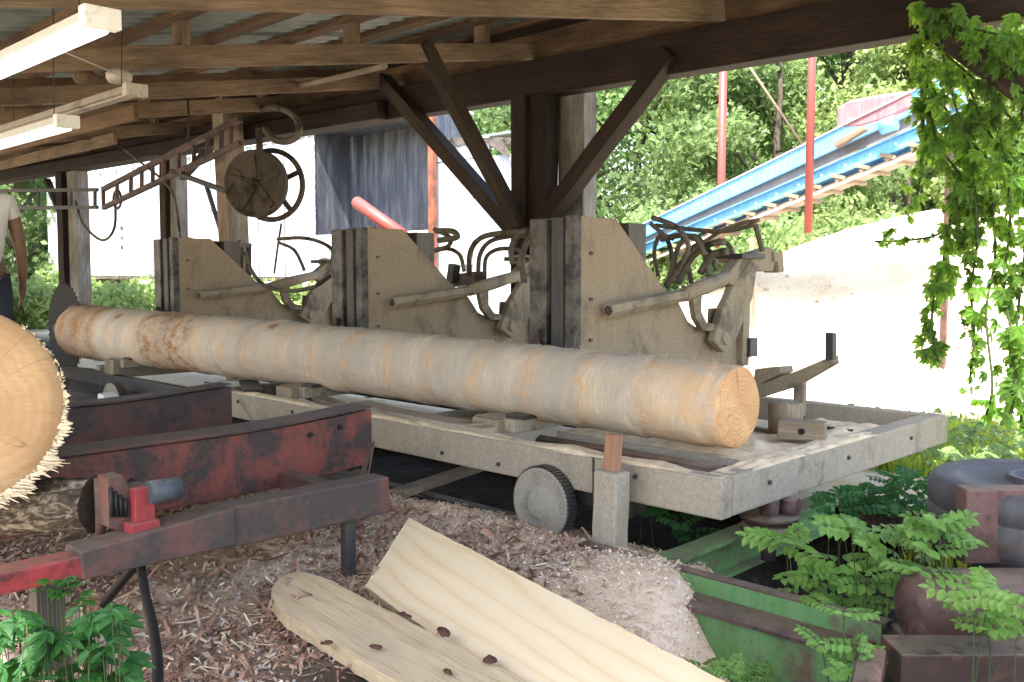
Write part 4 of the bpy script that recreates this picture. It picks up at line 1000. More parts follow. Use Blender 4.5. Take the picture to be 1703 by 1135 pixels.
# drive motor on red bracket
def T(u, v, x=LB-.1): return at(u, v, x=x)
mt = thing('drive_motor', T(215, 885), 'small grey motor in a bright red bracket on the near deck tube', 'motor')
MB().prism([T(178, 796), T(204, 790), T(215, 812), T(248, 806), T(250, 875), T(215, 892), T(180, 878)], (-.10, 0, 0)).build('bracket', M['darkred'], mt, bevel=.006)
MB().prism([T(215, 812), T(248, 804), T(250, 862), T(216, 872)], (.05, 0, 0)).build('face_plate', M['brightred'], mt, bevel=.006)
MB().prism([T(203, 868), T(252, 858), T(255, 884), T(206, 893)], (.08, 0, 0)).build('foot', M['brightred'], mt, bevel=.006)
a_ = T(246, 820, LB-.05); MB().tube([a_, a_+V((0, .13, .0))], .047, 20).build('motor', M['bluegrey'], mt)
for k in range(4): MB().tube([T(184+k*8, 812+k*6, LB-.09), T(186+k*8, 860, LB-.09)], .009, 6).build('chain', M['black'], mt)
# strings and hoses by the deck
for k, (u0, u1) in enumerate(((600, 596), (606, 603), (612, 598), (604, 608))):
    cable('twine', [at(622, 735, y=3.2), at(u0, 790, y=2.95), at(u1, 842, y=2.9)], .006, M['rustpink'], 'strand of purplish twine tied round the end of the near deck tube', 'twine')['group'] = 'twine strands on the deck end'
g0 = at(234, 935, x=LB-.06); 
cable('black_hose', [g0, at(240, 980, x=-3.5), at(254, 1040, x=-3.3), at(262, 1100, x=-3.1), at(262, 1150, x=-2.95)], .02, M['black'], 'black rubber hose dropping from the near deck tube to the ground', 'hose')
cable('black_hose', [at(225, 940, x=LB-.1), at(196, 975, x=LB-.2), at(172, 1006, x=LB-.3)], .02, M['black'], 'short black hose slanting left under the near deck tube', 'hose')

# ------------------------------------------------------------------ big log
R1 = .385; gc = V((-3.95, 1.06, .985)); 
big = thing('big_log', (gc.x, gc.y, gc.z), 'very large log with an orange sawn face and torn fringe at the left edge', 'log')
mb = MB(); nS = 72; nL = 30
for i in range(nL+1):
    for j in range(nS):
        a = 2*PI*j/nS; r = R1*(1+.02*mnoise.noise(V((i*.2, math.cos(a)*1.5, math.sin(a)*1.5)))+.02*mnoise.noise(V((i*.8, math.cos(a)*6, math.sin(a)*6))))
        mb.v.append((gc.x-.03-i*.12, gc.y+math.cos(a)*r, gc.z+math.sin(a)*r))
for i in range(nL):
    for j in range(nS):
        k = (j+1) % nS; mb.face((i*nS+j, (i+1)*nS+j, (i+1)*nS+k, i*nS+k), [(i*.12, j*.033), (i*.12+.12, j*.033), (i*.12+.12, j*.033+.033), (i*.12, j*.033+.033)], True)
mb.build('bark', M['bark'], big)
mb = MB(); mb.v.append(tuple(gc))
for kk in (.25, .5, .75, .95, 1.):
    for j in range(nS):
        a = 2*PI*j/nS; r = R1*kk*(1+.015*mnoise.noise(V((0, math.cos(a)*1.5, math.sin(a)*1.5))))
        mb.v.append((gc.x+.006*mnoise.noise(V((a*2, kk*6, 0)))-(.035 if kk == 1 else 0), gc.y+math.cos(a)*r, gc.z+math.sin(a)*r))
for j in range(nS): mb.face((0, 1+j, 1+(j+1) % nS), [(0, 0)]*3)
for kk in range(4):
    for j in range(nS): a = 1+kk*nS; mb.face((a+j, a+nS+j, a+nS+(j+1) % nS, a+(j+1) % nS), [(0, 0)]*4, True)
mb.build('sawn_face', M['bigend'], big)
mb = MB()
for _ in range(1200):
    a = random.gauss(-.55, .75); lo = 1 if -1.7 < a < .3 else .35
    r = R1*random.uniform(.94, 1.0); c = gc+V((random.uniform(-.06, .005), math.cos(a)*r, math.sin(a)*r))
    cl_ = .5+.9*max(0, mnoise.noise(V((a*5, 3, 0)))+.25)
    if random.random() > .35+cl_*.6: continue
    low = max(0, -math.sin(a)); L = cl_*(random.uniform(.006, .022)+low*random.uniform(0, .09))
    d = (V((random.uniform(-.3, .5), math.cos(a)+random.uniform(-.25, .45)+low*.7, math.sin(a)*(1-.5*low)+random.uniform(-.3, .3)))).normalized()*L*lo
    w = d.cross(V((1, 0, 0))).normalized()*random.uniform(.002, .009)
    n_ = V((random.uniform(.001, .003), 0, 0))
    mb.prism([c-w, c+w, c+d+w*.2, c+d-w*.2], n_)
mb.build('torn_fringe', M['splinter'], big, kind='stuff')
# rough barked log below
rl = thing('barked_log', (-4.0, 1.25, .5), 'short mucky barked log wedged under the big log', 'log')
mb = MB(); q0 = at(-120, 850, x=-4.6); q1 = at(158, 838, x=-3.95)
P = [q0+(q1-q0)*(i/24) for i in range(25)]
u = V((0, 0, 1)); w = (q1-q0).normalized().cross(u)
for i, p in enumerate(P):
    for j in range(30):
        a = 2*PI*j/30; r = .115*(1+.10*mnoise.noise(V((i*.35, math.cos(a)*2, math.sin(a)*2+4)))+.07*mnoise.noise(V((i*1.2, math.cos(a)*5, math.sin(a)*5))))
        mb.v.append(tuple(p+(w*math.cos(a)+u*math.sin(a))*r))
for i in range(24):
    for j in range(30):
        k = (j+1) % 30; mb.face((i*30+j, i*30+k, i*30+30+k, i*30+30+j), [(i*.05, j*.03), (i*.05, j*.03+.03), (i*.05+.05, j*.03+.03), (i*.05+.05, j*.03)], True)
mb.face([24*30+j for j in range(30)], [(0, 0)]*30)
mb.build('bark', M['muckybark'], rl)
tag(MB().lathe(at(166, 845, x=-3.92), (.35, .94, 0), [(-.02, .125), (.015, .125), (.02, .11), (.02, .02)], 28).build('roller_flange', M['rust']), 'rusty round flange at the end of the mucky barked log', 'flange')

# ------------------------------------------------------------------ planks
def plank(name, a, b, c, d, th_, mat, label, round_end=False):
    """quad a (far start) b (far end) c (near end) d (near start)"""
    mb = MB(); n = 90; m = 8; top = []
    nrm = (V(b)-V(a)).cross(V(d)-V(a)).normalized(); nrm = nrm if nrm.z > 0 else -nrm
    Ln = (V(b)-V(a)).length; Wd = (V(d)-V(a)).length
    def pt(i, j, dn):
        s_ = i/n; t = j/m
        e = 0
        if round_end: e = (1-math.sqrt(max(0, 1-(2*t-1)**2)))*.10*(1-s_)**10
        s2 = min(1, s_+e)
        p = (V(a)*(1-s2)+V(b)*s2)*(1-t)+(V(d)*(1-s2)+V(c)*s2)*t
        e2 = (1 if j == m else -1 if j == 0 else 0)*(.007*mnoise.noise(p*9)+.004*mnoise.noise(p*40))
        return p - nrm*(th_*dn) + nrm*.004*mnoise.noise(p*3) + (V(d)-V(a)).normalized()*e2*(1.3 if dn else 1)
    for dn in (0, 1):
        for i in range(n+1):
            for j in range(m+1):
                mb.v.append(tuple(pt(i, j, dn)))
    o1 = (n+1)*(m+1); uo = random.random()*9
    def uvq(i, j): return (uo+i/n*Ln, uo+j/m*Wd)
    for i in range(n):
        for j in range(m):
            A = i*(m+1)+j; q = (A, A+1, A+m+2, A+m+1)
            mb.face(q[::-1], [uvq(i, j), uvq(i, j+1), uvq(i+1, j+1), uvq(i+1, j)][::-1])
            mb.face(tuple(x+o1 for x in q), [uvq(i, j), uvq(i, j+1), uvq(i+1, j+1), uvq(i+1, j)])
    for i in range(n):
        A = i*(m+1); mb.face((A, A+m+1, A+m+1+o1, A+o1), [(i/n*Ln, 0), ((i+1)/n*Ln, 0), ((i+1)/n*Ln, th_), (i/n*Ln, th_)])
        A += m; mb.face((A+m+1, A, A+o1, A+m+1+o1), [((i+1)/n*Ln, 0), (i/n*Ln, 0), (i/n*Ln, th_), ((i+1)/n*Ln, th_)])
    for j in range(m):
        A = j; mb.face((A+1, A, A+o1, A+1+o1), [(0, 0), (.1, 0), (.1, th_), (0, th_)])
        A = n*(m+1)+j; mb.face((A, A+1, A+1+o1, A+o1), [(0, 0), (.1, 0), (.1, th_), (0, th_)])
    return tag(mb.build(name, mat, bevel=.003), label, 'plank')
def cathedral(name, c0, c1, c2):
    n = N(name); uvc = n.co('UV'); 
    wv = n.new('ShaderNodeTexWave'); wv.wave_type = 'BANDS'; wv.bands_direction = 'Y'; wv.inputs['Scale'].default_value = 3.2
    wv.inputs['Distortion'].default_value = 16; wv.inputs['Detail'].default_value = 3; wv.inputs['Detail Scale'].default_value = .6; wv.inputs['Detail Roughness'].default_value = .45
    n.link(n.co('UV', (.22, 1, 1)), wv.inputs['Vector'])
    g = n.noise(n.co('UV', (1.5, 60, 1)), 2, 5); saw = n.noise(n.co('UV', (60, 2, 1)), 1.5, 3)
    col = n.ramp(wv.outputs['Fac'], [(0, c2), (.45, c1), (.8, c1), (1, c0)])
    col = n.mix(n.ramp(g, [(.3, .5), (.6, 0.)]), col, c1)
    col = n.mix(n.ramp(n.noise(n.co('UV', (1, 2, 1)), 1.5, 5), [(.4, .5), (.65, 0.)]), col, c2)
    col = n.mix(n.ramp(n.noise(n.co(), 40, 4), [(.70, 0.), (.76, .4)]), col, (.40, .27, .16))
    n.bump(n.math('ADD', saw, g), .25, .002); return n.done(col, .8, 0, .2)
M['cath'] = cathedral('sawn_pine_face', (.62, .43, .24), (.69, .53, .34), (.72, .57, .39))
pa = at(680, 862, z=.27); pd = at(608, 976, z=.075)
pb = at(1215, 1140, z=.25); pcc = at(872, 1140, z=.055)
dirp = (pb-pa); 
plank('sawn_plank', pa, pa+dirp*1.6, pd+dirp*1.6, pd, .07, M['cath'], 'broad clean sawn plank with cathedral grain in the right foreground')
sa_ = at(496, 938, z=.13); sd_ = at(428, 992, z=.10); sb_ = at(905, 1150, z=.11); sc_ = at(640, 1165, z=.05)
plank('slab_board', sa_, sa_+(sb_-sa_)*1.4, sd_+(sb_-sa_)*1.4, sd_, .065, M['slab'], 'greyer round-ended slab board left of the clean sawn plank', True)
def bark_piece(u, v, z, s, label, a=0):
    p = at(u, v, z=z+.01); o = tag(heap(p.x, p.y, p.z, s*1.5, s*.8, s*.55, None, 'bark_piece', M['bark2']), label, 'bark piece'); o.rotation_euler = (random.uniform(-.2, .2), random.uniform(-.2, .2), a); o['group'] = 'bark pieces on the planks'
bark_piece(672, 1022, .14, .022, 'dark bark flake at the upper edge of the slab board', .3)
bark_piece(738, 1050, .13, .025, 'largest dark bark flake lying between the slab board and plank', -.3)
bark_piece(815, 1097, .12, .028, 'dark bark flake near the bottom edge between the two boards', -.4)
bark_piece(625, 1075, .11, .018, 'thin bark flake on the middle of the slab board', .5)
bark_piece(745, 1117, .11, .014, 'small bark crumb low on the slab board', 0)
bark_piece(543, 1068, .10, .02, 'reddish bark flake at the left edge of the slab board', .2)

# ------------------------------------------------------------------ short stake
p = at(1014, 905, y=3.70); zs = at(1014, 782, y=3.70).z; zs2 = at(1014, 722, y=3.72).z
sk = thing('stake', (p.x, p.y, 0), 'short stout tan stake with a reddish upper piece beside the track wheel', 'stake')
MB().bar((p.x, p.y, -.1), (p.x+.01, p.y, zs), .15, .12, up=(0, 1, 0), nseg=4, wob=.004).build('lower_post', M['frame'], sk, bevel=.015)
MB().bar((p.x+.0, p.y+.01, zs-.02), (p.x, p.y+.03, zs2), .075, .06, up=(0, 1, 0)).build('upper_piece', M['redwood'], sk, bevel=.008)

# ------------------------------------------------------------------ green track beams, rusty winch at lower right
def ibeam(p0, p1, hgt, flange, mat, name, par=None, label=None, cat='beam', group=None, web=.02):
    p0 = V(p0); p1 = V(p1); d = (p1-p0).normalized(); mb = MB()
    mb.bar(p0+V((0, 0, hgt-.01)), p1+V((0, 0, hgt-.01)), flange, .02)
    mb.bar(p0+V((0, 0, hgt/2)), p1+V((0, 0, hgt/2)), web, hgt-.04)
    mb.bar(p0+V((0, 0, .01)), p1+V((0, 0, .01)), flange, .02)
    o = mb.build(name, mat, par, bevel=.002)
    if label: tag(o, label, cat, group)
    return o
tb = thing('track_beam', (-2.1, 3.35, -.1), 'worn bright green stepped steel beam running right from under the sawdust bank', 'beam', 'green track beams')
MB().box(-2.62, -1.44, 3.45, 3.462, .02, .17).build('upper_web', M['greensteel'], tb)
MB().box(-2.95, -1.43, 3.463, 3.53, .158, .175).build('top_flange', M['rust'], tb)
MB().box(-2.7, -1.46, 3.27, 3.449, .085, .10).build('middle_flange', M['rustpink'], tb)
MB().box(-2.7, -1.47, 3.30, 3.312, -.16, .084).build('lower_web', M['greensteel'], tb)
MB().box(-2.7, -1.45, 3.2, 3.42, -.18, -.165).build('bottom_flange', M['rust'], tb)
e0 = at(1100, 935, z=.05); e1 = at(1310, 850, z=.10)
ibeam(V((-2.62, 3.75, -.09)), V((-2.66, 5.6, -.09)), .2, .14, M['greensteel'], 'track_beam', label='green beam with a dusty tan top running away under the carriage corner', group='green track beams')
tag(MB().box(-10.5, -3.7, 3.96, 4.05, -.02, .035).build('track_rail', M['darksteel']), 'dark steel rail lying under the carriage', 'rail')
tag(MB().bar(at(660, 822, z=.06), at(800, 775, z=.02), .12, .05).build('cross_tie', M['postwood'], bevel=.005), 'pale cross tie in the shadow under the carriage', 'board')
# sheave under the corner of the carriage
shv = thing('cable_sheave', at(1278, 872, z=.15), 'flat dusty cable sheave on a short spindle under the carriage corner', 'sheave')
sc0 = at(1279, 868, z=.2)
MB().lathe(sc0, (0, 0, 1), [(-.035, .10), (-.035, .15), (-.02, .15), (-.008, .125), (.008, .125), (.02, .15), (.035, .15), (.035, .05), (.12, .05), (.12, 0)], 32).build('wheel', M['rust'], shv)
MB().lathe(sc0, (0, 0, 1), [(-.2, .04), (-.036, .04)], 14).build('spindle', M['darksteel'], shv)
MB().tube([sc0+V((.0, .1, .07)), sc0+V((.1, .12, .07))], .05, 12).build('bearing', M['rustpink'], shv)
# drum and rusty box
wn = thing('winch', (-1.2, 4.2, 0), 'rusty steel winch with a large dark horizontal drum at the right edge', 'winch')
dc = at(1745, 797, z=.66); 
MB().lathe(dc, (0, 0, 1), [(-.30, .43), (-.2, .45), (-.125, .45), (-.12, .435), (-.11, .45), (-.03, .45), (0, .425), (0, .33), (-.006, .325), (-.006, .31), (-.012, .30), (-.012, .16), (.012, .155), (.012, .13), (-.05, .125), (-.05, .06), (.0, .055), (.0, .0)], 56).build('drum', M['drum'], wn)
MB().lathe(dc, (0, 0, 1), [(-.9, .1), (-.27, .1)], 20).build('shaft', M['rust'], wn)
bq = [at(1608, 815, d=3.55), at(1608, 942, d=3.55)]
fx = bq[0]; dR = V((CR.x, CR.y, 0)); 
z1_, z0_ = bq[0].z, bq[1].z
MB().prism([fx, fx+dR*.6, V((fx.x, fx.y, z0_))+dR*.6, V((fx.x, fx.y, z0_))], V((CF.x, CF.y, 0))*.09).build('guard_plate', M['rustpink'], wn, bevel=.006)
hq = at(1512, 1000, d=3.3)
MB().lathe(at(1560, 1010, d=3.45), (CR.x, CR.y, 0), [(-.12, .02), (-.12, .10), (-.09, .135), (0, .14), (.4, .14)], 28).build('motor_case', M['rustpink'], wn)
MB().bar(at(1480, 1100, d=3.25), at(1480, 1100, d=3.25)+dR*.7, .18, .12).build('base_channel', M['rust'], wn, bevel=.006)
MB().bar(at(1452, 1085, d=3.2), at(1440, 1150, d=3.1), .09, .06).build('base_post', M['rust'], wn, bevel=.006)
MB().bar(at(1500, 1062, d=3.5), at(1500, 1062, d=3.5)+dR*.6, .25, .02).build('base_plate', M['rust'], wn, bevel=.003)
ar = thing('curved_guard', at(1480, 850, z=.2), 'curved rusty steel strip lying among the leaves left of the drum', 'steel strip')
pts = [at(u, v, z=.27) for (u, v) in ((1395, 832), (1440, 836), (1490, 846), (1530, 858), (1565, 872))]
mb = MB()
for k in range(4): mb.bar(pts[k]-V((0, 0, .04)), pts[k+1]-V((0, 0, .04)), .015, .10); mb.bar(pts[k]+V((0, 0, .015)), pts[k+1]+V((0, 0, .015)), .07, .01)
mb.build('strip', M['rustpink'], ar, bevel=.002)
MB().bar(at(1410, 860, z=.18), at(1590, 890, z=.18), .05, .05).build('lower_lip', M['rust'], ar)

# ------------------------------------------------------------------ vegetation
def rv(): 
    while True:
        v = V((random.uniform(-1, 1), random.uniform(-1, 1), random.uniform(-1, 1)))
        if .05 < v.length < 1: return v.normalized()
def leaf(mb, p, d, nrm, L, W):
    """folded 6-point leaf"""
    d = d.normalized(); s_ = d.cross(nrm)
    if s_.length < 1e-3: s_ = d.orthogonal()
    s_.normalize(); u = s_.cross(d)
    Q = [(0, 0, 0), (.22, .36, .1), (.55, .5, .15), (.82, .26, .06), (1, 0, -.05), (.82, -.26, .06), (.55, -.5, .15), (.22, -.36, .1)]
    i = len(mb.v)
    for x, y, z in Q: mb.v.append(tuple(p+d*L*x+s_*W*y+u*(W*z-L*.10*x*x)))
    for q in ((0, 1, 2), (0, 2, 3), (0, 3, 4), (0, 4, 5), (0, 5, 6), (0, 6, 7)): mb.face([i+k for k in q], [(0, 0)]*3)
def quadleaf(mb, p, L, W):
    d = rv(); s_ = d.orthogonal(); s_ = (s_*math.cos(random.random()*6)+d.cross(s_)*math.sin(random.random()*6)).normalized()
    i = len(mb.v); mb.v += [tuple(p-d*L/2), tuple(p+s_*W/2), tuple(p+d*L/2), tuple(p-s_*W/2)]
    mb.face((i, i+1, i+2, i+3), [(0, 0)]*4)
def tree(loc, Ht, R, mat, label, n=9000, ls=.20, group=None, low=.12):
    loc = V(loc); t = thing('tree', loc, label, 'tree', group)
    mb = MB(); pts = [loc+V((0, 0, -.2))]; 
    for k in range(1, 7): pts.append(loc+V((.12*Ht*.1*random.uniform(-1, 1), .12*Ht*.1*random.uniform(-1, 1), Ht*.8*k/6)))
    mb.tube(pts, [Ht*.022*(1-.13*k) for k in range(7)], 8)
    cl = []
    for k in range(26):
        z = random.uniform(low, 1.0); prof = math.sin(min(1, (z-low*.5)/(1-low*.5)*1.02)*PI*.86+.28)
        a = random.random()*2*PI; rr = R*max(.15, prof)*random.uniform(.35, .85)
        c = loc+V((math.cos(a)*rr, math.sin(a)*rr, z*Ht)); cl.append((c, R*random.uniform(.22, .42)))
        if k < 12: mb.tube([loc+V((0, 0, max(.1, z-.18)*Ht)), loc+(c-loc)*.5+V((0, 0, z*Ht*.5-.06*Ht)), c], [.05*R*.5, .03*R*.5, .01*R], 5)
    mb.build('trunk', M['trunk'], t)
    mb = MB()
    for _ in range(n):
        c, r = random.choice(cl); v = rv(); q = random.random()**.4
        p = c+V((v.x*r, v.y*r, v.z*r*.75))*q
        p += V((1, 1, .6))*0+rv()*r*.12
        s_ = ls*random.uniform(.6, 1.4); quadleaf(mb, p, s_, s_*.6)
    mb.build('crown', mat, t)
    return t
def bush(loc, R, Hh, mat, label, n=2500, ls=.12, group=None, cat='bush', name='bush'):
    loc = V(loc); t = thing(name, loc, label, cat, group); mb = MB(); st_ = MB()
    cl = []
    for k in range(14):
        a = random.random()*2*PI; rr = R*random.random()**.6*.8; z = Hh*random.uniform(.25, .85)*(1-.35*rr/R)
        c = loc+V((math.cos(a)*rr, math.sin(a)*rr, z)); cl.append((c, R*random.uniform(.22, .38)))
        st_.tube([loc+V((random.uniform(-.1, .1), random.uniform(-.1, .1), -.05)), loc+(c-loc)*.55+V((0, 0, .1*Hh)), c], [.02, .014, .005], 5)
    st_.build('stems', M['trunk'], t)
    for _ in range(n):
        c, r = random.choice(cl); v = rv(); p = c+v*r*random.random()**.45; s_ = ls*random.uniform(.6, 1.4); quadleaf(mb, p, s_, s_*.55)
    mb.build('foliage', mat, t); return t
def gp(u, d): p = at(u, 452, d=d); return V((p.x, p.y, 0))
TG = 'trees standing beyond the yard'
specs = [(780, 27, 9.5, 3.2, 'treeleaf', 'dark green tree over the roof of the panel shed'),
         (930, 25, 9, 3.3, 'treeleaf', 'dark dense tree right behind the central grey post'),
         (1060, 27, 10, 3.6, 'treeleaf', 'deep green tree between the central post and the right brace'),
         (1180, 30, 11, 3.6, 'treeleaf2', 'lighter green tree behind the left red pole'),
         (1290, 28, 10, 3.4, 'treeleaf', 'mid green tree between the two red poles'),
         (1400, 33, 12, 4.0, 'treeleaf2', 'tall pale tree above the pink motor hood'),
         (1510, 29, 10, 3.6, 'treeleaf2', 'pale sunlit tree right of the motor hood'),
         (1630, 31, 11, 3.8, 'treeleaf', 'green tree behind the hanging vine'),
         (1760, 28, 11, 3.8, 'treeleaf', 'green tree at the far right edge behind the vine'),
         (660, 32, 9.5, 3.4, 'treeleaf', 'dark tree peeping over the trailer roof'),
         (30, 34, 7.5, 3.8, 'treeleaf', 'green tree behind the person at the left edge'),
         (-120, 32, 7.5, 3.6, 'treeleaf2', 'green tree beyond the left edge of the yard'),
         (130, 44, 8, 4.2, 'treeleaf', 'distant tree left of the trailer end')]
for u, d, Ht, R, m_, lab in specs:
    tree(gp(u, d), Ht, R, M[m_], lab, n=13000, ls=.20*d/28, group=TG)
# second row, fills the gaps: every tree its own
back = [(840, 36), (990, 38), (1110, 40), (1230, 39), (1340, 42), (1460, 41), (1570, 40), (1700, 38)]
src = [o for o in COL.objects if o.name.startswith('tree') and o.type == 'EMPTY']
for k, (u, d) in enumerate(back):
    s0_ = src[1+k % 5]
    t = dup(s0_, gp(u, d), 'taller tree in the back row, number unseen', rz=random.random()*6, s=1.35)
    t['label'] = 'tree of the dim rear row showing only through gaps in the front trees'; t['group'] = 'rear row of trees'
BG = 'bushes at the edge of the yard'
for u, d, R, Hh, m_, lab in ((1212, 16.6, 1.2, 2.3, 'bushleaf', 'small bush at the foot of the left red pole'),(1010, 17, 1.5, 2.4, 'bushleaf', 'pale green bush just right of the central post'), (1085, 16, 1.3, 2.5, 'bushleaf', 'pale feathery bush left of the conveyor foot'),
        (1150, 19, 1.7, 3.6, 'bushleaf', 'bright rounded bush behind the conveyor'), (1240, 21, 2.0, 4.4, 'bushleaf', 'tall bright bush right of the left red pole'),
        (1420, 22, 2.0, 3.6, 'bushleaf', 'bright bush under the conveyor right of the near red pole'), (1500, 21.5, 1.9, 3.5, 'bushleaf', 'leafy bush beyond the sawdust heap crest'),
        (1330, 24, 2.0, 4.4, 'treeleaf2', 'bush rising behind the middle of the conveyor'), (1590, 24, 2.2, 3.8, 'treeleaf2', 'bush behind the heap at right'), (1700, 23, 2.0, 3.8, 'treeleaf', 'dark bush behind the heap at the right edge'),
        (70, 26, 1.6, 1.6, 'bushleaf', 'low bush left of the trailer end'), (0, 24, 1.6, 1.3, 'bushleaf', 'low pale bush behind the person'), (480, 20, 1.4, 1.5, 'bushleaf', 'low green bush under the trailer'), (545, 18, 1.0, 1.2, 'bushleaf', 'yellow green weeds under the trailer doorway'), (230, 22, 1.6, 1.3, 'bushleaf', 'weeds under the left part of the trailer')):
    bush(gp(u, d), R, Hh, M[m_], lab, n=4000, ls=.14*d/20, group=BG)

# grass strip by the right end of the carriage
def grass(name, n, pos, hgt, mat, label, hf=gh, w=.006):
    mb = MB()
    for _ in range(n):
        x, y = pos(); z = hf(x, y)-.01; a = random.random()*2*PI; h = hgt*random.uniform(.4, 1.3); d = V((math.cos(a), math.sin(a), 0)); l = h*random.uniform(.2, .8)
        s_ = V((-d.y, d.x, 0))*w*random.uniform(.6, 1.5); p = V((x, y, z))
        i = len(mb.v); q = p+d*l*.35+V((0, 0, h*.65)); t = p+d*l+V((0, 0, h*.9))
        mb.v += [tuple(p-s_), tuple(p+s_), tuple(q+s_*.8), tuple(q-s_*.8), tuple(t)]
        mb.face((i, i+1, i+2, i+3), [(0, 0)]*4); mb.face((i+3, i+2, i+4), [(0, 0)]*3)
    o = mb.build(name, mat, origin=(0, 0, 0)); o['kind'] = 'stuff'; o['label'] = label; o['category'] = 'grass'
def gpos():
    while True:
        x = random.uniform(-5.0, 1.5); y = random.uniform(5.6, 10.2)
        if x < -2.25 and y < 6.9: continue
        if y > 9.6+.5*nz(x, y, .8)+.25*(x+3): continue
        return x, y
grass('grass', 24000, gpos, .17, M['grass'], 'bright yellow green grass sunlit beyond the right end of the carriage', w=.008)
grass('weeds', 5000, lambda: (random.uniform(-30, -13), random.uniform(13, 24)), .35, M['bushleaf'], 'rough weeds around and behind the trailer legs', w=.02)

def fivefold(mb, p, d, nrm, L):
    """palmate creeper leaf: five leaflets"""
    d = d.normalized(); s_ = d.cross(nrm).normalized()
    for a, k in ((-1.35, .7), (-.65, .92), (0, 1), (.65, .92), (1.35, .7)):
        e = d*math.cos(a)+s_*math.sin(a)-nrm*.25; leaf(mb, p, e, nrm, L*k, L*k*.42)
def frond(mb, p, d, nrm, L, k=6):
    d = d.normalized(); s_ = d.cross(nrm).normalized()
    for i in range(1, k+1):
        t = i/(k+.3); q = p+d*L*t-nrm*L*.18*t*t; l = L*.42*(1-.35*abs(t-.45))
        for s2 in (-1, 1): leaf(mb, q, s_*s2+d*.45-nrm*.15, nrm, l, l*.62)
    leaf(mb, p+d*L-nrm*L*.18, d, nrm, L*.32, L*.16)
gcv = MB()
for _ in range(1500):
    x = random.uniform(-4.2, -1.2); y = random.uniform(5.4, 8.6)
    if x < -2.3 and y < 6.85: continue
    a = random.random()*2*PI; fivefold(gcv, V((x, y, gh(x, y)+random.uniform(.04, .28))), V((math.cos(a), math.sin(a), -.1)), (V((0, 0, 1))-CF*.4+rv()*.5).normalized(), random.uniform(.05, .11))
gco = gcv.build('ground_cover', M['bushleaf'], origin=(0, 0, 0)); gco['kind'] = 'stuff'; gco['label'] = 'low leafy ground cover between the carriage end and the drum'; gco['category'] = 'ground cover'
# vine: hangs from the eave beam at the right
vine = thing('creeper_vine', at(1620, 100, y=7.1), 'green creeper vine hanging in strands from the eave beam at the right', 'vine')
lv = MB(); stv = MB()
def strand(pts, dens, L, y=6.9, spread=.08):
    P = spline([at(u, v, y=y+random.uniform(-.12, .12)) for u, v in pts], 8)
    stv.tube(P, .009, 5)
    for i in range(len(P)-1):
        for _ in range(dens):
            t = random.random(); p = P[i]+(P[i+1]-P[i])*t+rv()*spread*random.random()
            out = (V((-CF.x, -CF.y, 0))*random.uniform(.1, 1)+rv()*.8); out.z = 0
            fivefold(lv, p, V((random.uniform(-.7, .7), random.uniform(-.7, .7), -1.)), (out.normalized()+V((0, 0, .55))).normalized(), L*1.1*random.uniform(.5, 1.35))
strand([(1530, 60), (1545, 160), (1560, 240), (1600, 300), (1585, 360)], 3, .085, spread=.16)
strand([(1560, 60), (1590, 180), (1620, 280), (1605, 380), (1590, 410)], 3, .085, spread=.18)
strand([(1600, 350), (1560, 390), (1500, 400), (1455, 402)], 1, .05, spread=.05)
strand([(1640, 60), (1660, 200), (1680, 350), (1670, 480), (1690, 600), (1680, 700)], 3, .09, spread=.14)
strand([(1690, 40), (1700, 200), (1705, 400), (1690, 560), (1700, 720)], 4, .09, spread=.2)
strand([(1590, 300), (1570, 430), (1555, 480), (1550, 540), (1560, 600)], 2, .08, spread=.12)
strand([(1620, 300), (1625, 400), (1615, 480), (1620, 560), (1612, 640)], 2, .07, spread=.07)
strand([(1645, 300), (1655, 420), (1640, 520), (1650, 640), (1640, 690)], 1, .085, spread=.12)
strand([(1530, 120), (1536, 200), (1530, 290), (1522, 350)], 2, .07, spread=.12)
strand([(1740, 40), (1750, 300), (1745, 600)], 6, .09, spread=.22)
strand([(1530, 30), (1600, 45), (1680, 60), (1760, 60)], 5, .085, y=6.85, spread=.18)
strand([(1560, 80), (1640, 150), (1700, 220)], 2, .085, y=6.8, spread=.22)
strand([(1540, 130), (1600, 220), (1680, 300)], 3, .085, y=6.95, spread=.3)
strand([(1600, 120), (1650, 230), (1720, 330)], 3, .085, y=7.0, spread=.3)
strand([(1485, 380), (1470, 395)], 1, .04)
lv.build('leaves', M['vineleaf'], vine); stv.build('stems', M['stem'], vine)

# compound-leaf saplings, lower right, and creeper, lower left
def fernbush(pts, hgt, L, label, mat='fern', n=2):
    b = pts[0]; t = thing('sapling', V((b.x, b.y, gh(b.x, b.y))), label, 'plant', 'leafy saplings around the rusty winch'); f = MB(); s_ = MB()
    for p in pts:
        g_ = V((p.x, p.y, gh(p.x, p.y))); 
        for _ in range(n):
            top = V((p.x, p.y, p.z))+rv()*.07; base = g_+V((random.uniform(-.04, .04), random.uniform(-.04, .04), -.02)); mid = (top+base)/2+rv()*.04
            s_.tube([base, mid, top], [.004, .003, .002], 4)
            a = random.random()*2*PI
            for k in range(3):
                d = V((math.cos(a+k*2.1), math.sin(a+k*2.1), random.uniform(0, .5))); frond(f, top, d, (V((0, 0, 1))-CF*.5+rv()*.35).normalized(), L*1.25*random.uniform(.7, 1.2), 4)
    f.build('leaves', M[mat], t); s_.build('stems', M['stem'], t)
fernbush([at(u, v, d=3.9) for u, v in ((1335, 915), (1380, 935), (1350, 965), (1400, 985))], .3, .115, 'bright compound-leaved sapling just right of the cable sheave')
fernbush([at(u, v, d=3.7) for u, v in ((1430, 900), (1475, 925), (1450, 995))], .3, .12, 'compound-leaved sapling in front of the curved steel strip')
